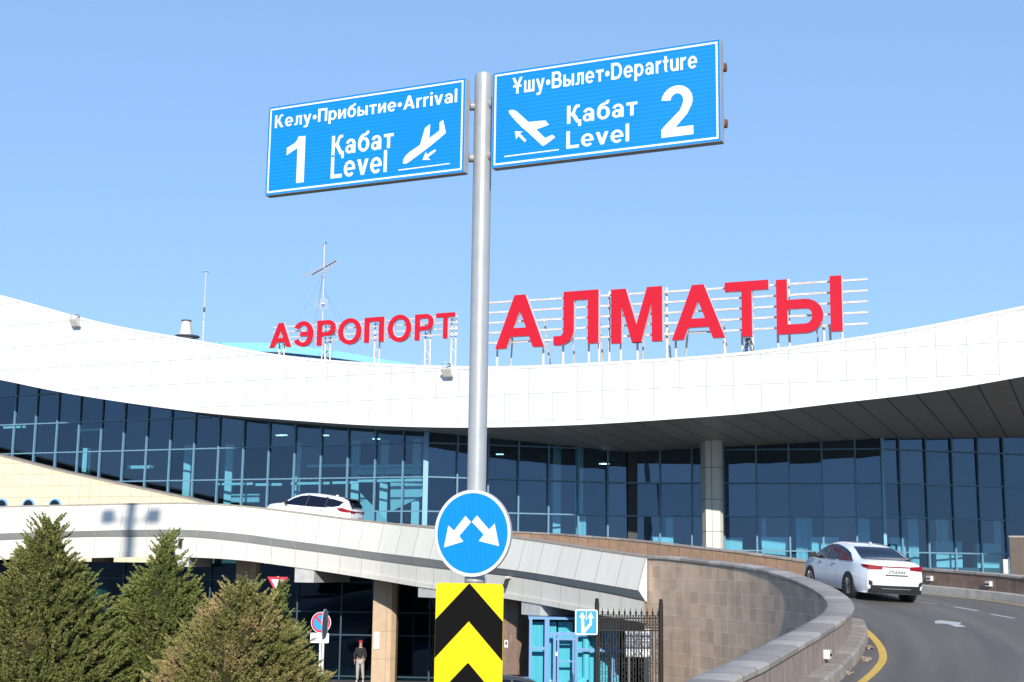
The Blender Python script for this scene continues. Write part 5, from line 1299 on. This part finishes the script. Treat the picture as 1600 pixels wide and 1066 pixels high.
# white crossover on the viaduct
prof=[(-2.15,1.08),(-2.08,1.25),(-1.95,1.42),(-1.72,1.54),(-1.3,1.60),(-.7,1.645),(-.1,1.65),(.35,1.60),(.7,1.48),(1.0,1.28),(1.25,1.12),(1.6,1.06),(1.95,.98),(2.15,.82)]
belt=[(-2.15,1.06),(-1.5,1.07),(0,1.03),(1.2,.98),(2.15,.78)]
sg=[[(-1.55,1.20),(-1.72,1.40),(-1.2,1.49),(-.95,1.50),(-.93,1.12),(-1.25,1.13)],[(-.88,1.08),(-.9,1.515),(-.3,1.545),(-.02,1.55),(0.0,1.06)],[(.05,1.06),(.03,1.545),(.36,1.50),(.70,1.36),(1.02,1.14),(1.10,1.06)]]
sv=car('crossover_car','white crossover car on the viaduct heading left behind the parapet','car',prof,belt,4.30,1.80,M['carwhite'],.33,(-1.3,1.3),sg)
r2=sv['root']
sv['top_patch'](-2.10,-1.80,.62,.58,M['carglass'],'rear_window',.014); sv['top_patch'](.5,1.22,.55,.68,M['carglass'],'windscreen',cb=.08)
mb=MB(); mb.box((-1.86,0,1.545),(.42,1.16,.035),(1,0,.10)); mb.build('roof_spoiler',M['plastic'],r2,world=False,bevel=.01)
for s_ in (1,-1):
    sv['patch']([(-2.13,.97),(-2.10,1.06),(-1.70,1.14),(-1.45,1.10),(-1.62,.98),(-1.9,.95)],s_,.009,M['redlight'],'tail_light')
    rearpatch(sv,s_*.42,s_*.75,.93,1.05,M['redlight'],'tail_light',.014)
    mb=MB(); y=sv['half'](.9,1.08); mb.bar((.95,s_*y,1.08),(.95,s_*(y+.1),1.11),.05); mb.box((.93,s_*(y+.15),1.15),(.10,.20,.16)); mb.build('wing_mirror',M['plastic'],r2,world=False,bevel=.03)
    for xh in (-.75,.2):
        mb=MB(); y=sv['half'](xh,.93); mb.box((xh,s_*(y+.018),.93),(.17,.03,.025)); mb.build('door_handle',M['chrome'],r2,world=False)
pl=rearpatch(sv,-.26,.26,.76,.88,M['plate'],'number_plate',.03); rearpatch(sv,-.42,.42,.98,1.03,M['plastic'],'boot_garnish',.014); rearpatch(sv,-.74,.74,.22,.5,M['plastic'],'lower_bumper',.012)
mb=MB(); mb.box((-1.05,.0,1.66),(.12,.05,.06)); mb.build('roof_fin',M['carwhite'],r2,world=False,bevel=.01)
def via_s(px):     # arclength of the path at a picture column
    return min(srange(S_VIA,S_END-2,.1),key=lambda q:abs(proj(IP(q))[0]-px))
sq=via_s(449); Pv=RP(sq,CW+2.0); nq=IN_(sq); fv=(RP(sq+1,CW+2)-RP(sq-1,CW+2)).normalized(); k=proj(Pv); 
lv=UZ.cross(fv).normalized(); place(r2,fv,lv,fv.cross(lv),Pv-UZ*.08)
# dark car parked below
dk=car('parked_car','dark car on the lower forecourt half hidden behind the chevron panel','car',prof,belt,4.30,1.80,M['carblack'],.33,(-1.3,1.3),sg)
dk['top_patch'](-2.10,-1.80,.62,.58,M['carglass'],'rear_window',.014); dk['top_patch'](.5,1.22,.55,.68,M['carglass'],'windscreen',cb=.08)
for s_ in (1,-1):
    mb=MB(); pts=[Vector((x,s_*(dk['half'](x,z)+.008),z)) for x,z in ((-1.72,1.42),(-1.2,1.51),(-.7,1.56),(-.2,1.57),(.2,1.555),(.5,1.47),(.75,1.36),(1.05,1.14))]; mb.path(pts,.012,5); mb.build('window_trim',M['chrome'],dk['root'],world=False)
P=atY(797,1046,47.5); f_=Vector((1,.05,0)).normalized(); l_=UZ.cross(f_); place(dk['root'],f_,l_,UZ,Vector((.12,44.3,.02)))
#=====================================================================
# PERSON in the underpass
#=====================================================================
def skin_obj(name,joints,edges,m,parent,sub=2):
    me=bpy.data.meshes.new(name); me.from_pydata([j[0] for j in joints],edges,[]); o=bpy.data.objects.new(name,me); COL.objects.link(o)
    md=o.modifiers.new('skin','SKIN'); md.use_smooth_shade=True
    for i,j in enumerate(joints):
        me.skin_vertices[0].data[i].radius=(j[1],j[2] if len(j)>2 else j[1])
    me.skin_vertices[0].data[0].use_root=True
    s=o.modifiers.new('sub','SUBSURF'); s.levels=sub; s.render_levels=sub
    me.materials.append(m); o.parent=parent; return o
PYp=60.2; pf=atY(562,1060,PYp)
pe=thing('person',(pf.x,PYp,0),'person in dark jacket, pale trousers and red cap standing by the tan pier','person')
# facing away, leaning a little; body = skin-coloured continuous figure, clothes over it
J=[((0,0,.95),.13,.11),((0,0,1.15),.13,.10),((0,.01,1.36),.16,.10),((0,.01,1.48),.06,.06),((0,.02,1.60),.075,.09),((0,.02,1.71),.07,.085),
   ((-.17,0,1.42),.055),((-.25,-.02,1.16),.045),((-.24,-.10,.94),.032),((-.235,-.13,.86),.03,.018),
   ((.17,0,1.42),.055),((.24,.02,1.16),.045),((.20,-.10,.98),.032),((.19,-.13,.91),.03,.018),
   ((-.09,0,.88),.085),((-.10,-.03,.50),.06),((-.11,.03,.10),.042),((-.12,-.10,.03),.04,.03),
   ((.09,0,.88),.085),((.11,.05,.50),.06),((.14,.12,.10),.042),((.15,.0,.03),.04,.03)]
Ed=[(0,1),(1,2),(2,3),(3,4),(4,5),(2,6),(6,7),(7,8),(8,9),(2,10),(10,11),(11,12),(12,13),(0,14),(14,15),(15,16),(16,17),(0,18),(18,19),(19,20),(20,21)]
pb=skin_obj('body',J,Ed,M['skin'],pe)
def sc(j,k): return (j[0],j[1]*k+.012)+((j[2]*k+.012,) if len(j)>2 else ())
jk=[J[i] for i in (0,1,2,3,6,7,8,10,11,12)]; skin_obj('jacket',[sc(j,1.14) for j in jk],[(0,1),(1,2),(2,3),(2,4),(4,5),(5,6),(2,7),(7,8),(8,9)],M['jacket'],pe)
tr_=[J[i] for i in (0,14,15,16,18,19,20)]; skin_obj('trousers',[sc(j,1.12) for j in tr_],[(0,1),(1,2),(2,3),(0,4),(4,5),(5,6)],M['trouser'],pe)
for i in (17,21):
    x,y,z=J[i][0]; skin_obj('shoe',[((x,y+.12,.05),.045),((x,y-.02,.045),.05,.04),((x,y-.12,.035),.035,.025)],[(0,1),(1,2)],M['white'],pe,1)
mb=MB()
for k in range(5):
    a0,a1=math.pi/2*k/5,math.pi/2*(k+1)/5; mb.tube((0,.02,1.70+.10*math.sin(a0)),(0,.02,1.70+.10*math.sin(a1)),.105*math.cos(a0)+.002,18,r1=.105*math.cos(a1)+.002,cap=False)
mb.box((0,.14,1.70),(.15,.12,.015)); mb.build('cap',M['redcap'],pe,smooth=True,world=False)
for (hx,hy,hz_),sg_ in (((-.235,-.13,.86),-1),((.19,-.13,.91),1)):
    for k,(dy,ln) in enumerate(((-.022,.075),(-.008,.085),(.007,.08),(.021,.062))):
        a=Vector((hx,hy+dy,hz_-.02)); skin_obj('finger',[(tuple(a),.009),(tuple(a+Vector((0,-.008,-ln*.5))),.0085),(tuple(a+Vector((-sg_*.015,-.01,-ln))),.007)],[(0,1),(1,2)],M['skin'],pe,1)
    a=Vector((hx-sg_*.012,hy-.028,hz_+.01)); skin_obj('thumb',[(tuple(a),.011),(tuple(a+Vector((-sg_*.015,-.028,-.02))),.0095),(tuple(a+Vector((-sg_*.018,-.035,-.05))),.008)],[(0,1),(1,2)],M['skin'],pe,1)
#=====================================================================
# SPRUCES
#=====================================================================
def needles_mat(name,g1,g2,tan,amt):
    m,t,b=newmat(name); b.inputs['Roughness'].default_value=.75; b.inputs['Specular IOR Level'].default_value=.25
    tc=N(t,'ShaderNodeTexCoord'); n1=N(t,'ShaderNodeTexNoise'); n1.inputs['Scale'].default_value=1.3; n1.inputs['Detail'].default_value=5; t.links.new(tc.outputs['Object'],n1.inputs['Vector'])
    n2=N(t,'ShaderNodeTexNoise'); n2.inputs['Scale'].default_value=14; n2.inputs['Detail'].default_value=3; t.links.new(tc.outputs['Object'],n2.inputs['Vector'])
    c1=N(t,'ShaderNodeMix',data_type='RGBA'); c1.inputs[6].default_value=(*g1,1); c1.inputs[7].default_value=(*g2,1)
    r2=N(t,'ShaderNodeMapRange'); r2.inputs[1].default_value=.3;r2.inputs[2].default_value=.7; t.links.new(n2.outputs[0],r2.inputs[0]); t.links.new(r2.outputs[0],c1.inputs[0])
    r1=N(t,'ShaderNodeMapRange'); r1.inputs[1].default_value=.60-.3*amt; r1.inputs[2].default_value=.80-.25*amt; r1.inputs[4].default_value=.85; t.links.new(n1.outputs[0],r1.inputs[0])
    c2=N(t,'ShaderNodeMix',data_type='RGBA'); t.links.new(r1.outputs[0],c2.inputs[0]); t.links.new(c1.outputs[2],c2.inputs[6]); c2.inputs[7].default_value=(*tan,1)
    at=N(t,'ShaderNodeAttribute'); at.attribute_name='tone'; mu=N(t,'ShaderNodeMix',data_type='RGBA',blend_type='MULTIPLY'); mu.inputs[0].default_value=1
    t.links.new(c2.outputs[2],mu.inputs[6]); t.links.new(at.outputs['Color'],mu.inputs[7]); t.links.new(mu.outputs[2],b.inputs['Base Color'])
    return m
def spruce(name,label,apex,base_z,prof,seed,m,n_lobe=150,tw=26,lump=.22):
    rd=random.Random(seed); root=thing(name,(apex.x,apex.y,base_z),label,'spruce','spruces in front of the viaduct')
    H=apex.z-base_z; ph=[p[0] for p in prof]; pr=[p[1] for p in prof]
    def rad(z): return max(.02,lerp(ph,pr,(apex.z-z)))
    V=[];Fc=[];tone=[]
    def blade(p,d,L,w,tn):
        s=d.cross(Vector((rd.uniform(-1,1),rd.uniform(-1,1),rd.uniform(-1,1)))).normalized()*w; i=len(V)
        V.extend((p-s*.5,p+d*L*.45-s,p+d*L,p+d*L*.45+s)); Fc.append((i,i+1,i+2,i+3)); tone.append(tn)
    def twig(p,d,L):
        tn=rd.uniform(.75,1.3)
        # a leading shoot with side needles
        for k in range(9):
            f=k/8; q=p+d*L*f*.85; a=Vector((rd.gauss(0,1),rd.gauss(0,1),rd.gauss(0,.8))).normalized()
            dd=(d*1.0+a*.85).normalized(); blade(q,dd,L*(.52-.2*f),L*.105,tn*rd.uniform(.85,1.15))
        blade(p,d,L*1.25,L*.08,tn)
    nb=int(n_lobe*2.6); k=0
    while k<nb:
        zf=rd.random()**.62; z=apex.z-.10-zf*H*.93; r=rad(z); a=rd.uniform(0,2*math.pi)
        if math.sin(a)>.30 and rd.random()<.85: continue
        k+=1
        rise=rd.uniform(.25,.95); od=Vector((math.cos(a),math.sin(a),rise)).normalized(); L=min(.50,.20+r*.26)*rd.uniform(.7,1.2)
        tip_r=r*(rd.uniform(.74,1.04) if k%2 else 1+rd.gauss(0,.05))+.03; st=Vector((apex.x+math.cos(a)*tip_r,apex.y+math.sin(a)*tip_r,z))-od*L
        sd=od.cross(UZ).normalized(); n_=int(L/.055)+2
        for j in range(n_):
            f=j/(n_-1); q=st+od*L*f-UZ*.05*math.sin(f*3.1); sp_=(1-f)*.9+.25
            for m_ in (-1,1,0):
                if m_==0 and rd.random()<.35: continue
                d=(od*.8+sd*m_*sp_*rd.uniform(.7,1.2)+UZ*(rd.uniform(-.15,.35) if m_ else .6)).normalized()
                twig(q,d,rd.uniform(.085,.135)*(1.15-.35*f))
        twig(st+od*L,od,.12)
    # leader
    for j in range(60):
        f=rd.random()**.8; z=apex.z-f*.55; a=rd.uniform(0,6.28); rr=rad(z)*.9*rd.random(); p=Vector((apex.x+math.cos(a)*rr,apex.y+math.sin(a)*rr,z-.08)); d=Vector((math.cos(a)*.6,math.sin(a)*.6,.9)).normalized(); twig(p,d,.12)
    twig(apex-UZ*.12,UZ,.14)
    # long shoots breaking the outline
    for j in range(110):
        zf=rd.random()**1.5; z=apex.z-.1-zf*H*.8; a=rd.uniform(0,6.28); r=rad(z)*1.03; p=Vector((apex.x+math.cos(a)*r,apex.y+math.sin(a)*r,z)); d=Vector((math.cos(a)*.7,math.sin(a)*.7,.75)).normalized(); twig(p,d,.17); twig(p+d*.1,d,.14); twig(p+d*.2,d,.11)
    me=bpy.data.meshes.new('crown'); me.from_pydata([tuple(v) for v in V],[],Fc)
    ca=me.color_attributes.new(name='tone',type='FLOAT_COLOR',domain='POINT')
    for i,tn in enumerate(tone):
        for k in range(4): ca.data[i*4+k].color=(tn,tn,tn,1)
    me.materials.append(m); o=bpy.data.objects.new('crown',me); COL.objects.link(o); o.parent=root; o.location=-root.location
    # inner mass of old twigs
    mb=MB(); rows=[]
    for i in range(16):
        z=apex.z-.35-(H-.5)*i/15; r=rad(z)*.70
        rows.append([Vector((apex.x+math.cos(a)*r*(1+lump*.5*math.sin(a*5+i*1.7+seed)),apex.y+math.sin(a)*r*(1+lump*.5*math.cos(a*4-i)),z+.08*math.sin(a*6+i))) for a in [2*math.pi*k/22 for k in range(22)]])
    mb.loft(rows,close=True); io=mb.build('inner_twigs',M['twigs'],root,smooth=False)
    mb=MB(); mb.tube((apex.x,apex.y,base_z-.1),(apex.x,apex.y,apex.z-.3),.12,10,r1=.015); mb.build('trunk',M['trunk'],root,smooth=True)
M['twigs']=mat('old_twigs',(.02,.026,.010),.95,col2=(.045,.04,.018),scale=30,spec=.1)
mg=needles_mat('spruce_needles_green',(.10,.13,.034),(.27,.29,.08),(.33,.26,.11),.0)
mo_=needles_mat('spruce_needles_olive',(.105,.13,.036),(.28,.29,.082),(.38,.28,.12),.15)
mbn=needles_mat('spruce_needles_brown',(.12,.135,.04),(.31,.29,.09),(.44,.31,.15),.5)
spruce('spruce_tree','tall dense spruce at the left edge with a pointed green top',atY(77,809,29),0,[(0,.02),(.24,.24),(.6,.42),(.95,.66),(1.43,1.04),(2,1.45),(2.8,2.0),(3.6,2.4),(6,2.7)],3,mo_,n_lobe=900)
spruce('spruce_tree','narrow green spruce standing second from the left, tip against the viaduct',atY(262,832,30),0,[(0,.02),(.3,.12),(.54,.22),(.97,.56),(1.4,.80),(1.83,1.02),(2.4,1.3),(3.5,1.85),(5.8,2.1)],8,mg,n_lobe=650)
spruce('spruce_tree','broad rounded spruce with browned needles below the viaduct',atY(379,903,27.5),0,[(0,.03),(.15,.16),(.37,.40),(.7,.66),(1.0,.98),(1.35,1.26),(2.1,1.74),(3,1.85),(4.8,2.1)],15,mbn,n_lobe=800)
spruce('spruce_tree','small spruce tip in front of the give way sign',atY(434,913,28.3),0,[(0,.02),(.3,.04),(.5,.12),(.9,.36),(1.4,.62),(2.0,.85),(2.6,1.1),(4.6,1.4)],23,mg,n_lobe=260)
# trees across the car park behind the viewer: they show only as reflections in the terminal glass
src_=[o for o in COL.objects if o.name.startswith('spruce_tree') and o.type=='EMPTY'][:2]
rdm=random.Random(9)
for k,(x,y,sc_k) in enumerate([(-40,-86,1.5),(-4,-90,1.7),(31,-84,1.6),(60,-92,1.8)]):
    o=src_[k%2]; c=o.copy(); COL.objects.link(c); c.location=(x,y,0); c.scale=(sc_k,sc_k,sc_k); c['label']=['dark spruce reflected in the terminal glass at the far left','dark spruce reflected in the glass left of the column','dark spruce reflected in the glass right of the column','dark spruce reflected in the glass at the far right'][k]; c['group']='spruces reflected in the terminal glass'
    for ch in list(o.children):
        d=ch.copy(); COL.objects.link(d); d.parent=c
# floodlight mast standing outside the frame, casts the soft twin-headed shadow on the viaduct
l,n,a=via_at(206); P=Vector(l[1])+UZ*.75; 
tt=46.0; top=P+SD*(tt/math.cos(SUN_EL)) 
ms=thing('floodlight_mast',(top.x,top.y,0),'tall twin headed lighting mast on the forecourt','lighting mast')
mb=MB(); mb.tube((top.x,top.y,0),(top.x,top.y,top.z+1.6),.26,16,r1=.22); mb.build('mast',M['galv'],ms)
for s_ in (-1,1):
    mb=MB(); mb.box((top.x+s_*1.0,top.y,top.z-.1),(.62,.4,.6)); mb.bar((top.x,top.y,top.z-.4),(top.x+s_*1.1,top.y,top.z-.1),.1); mb.build('lamp_head',M['greymetal'],ms)
print('mast',top[:],proj(top))
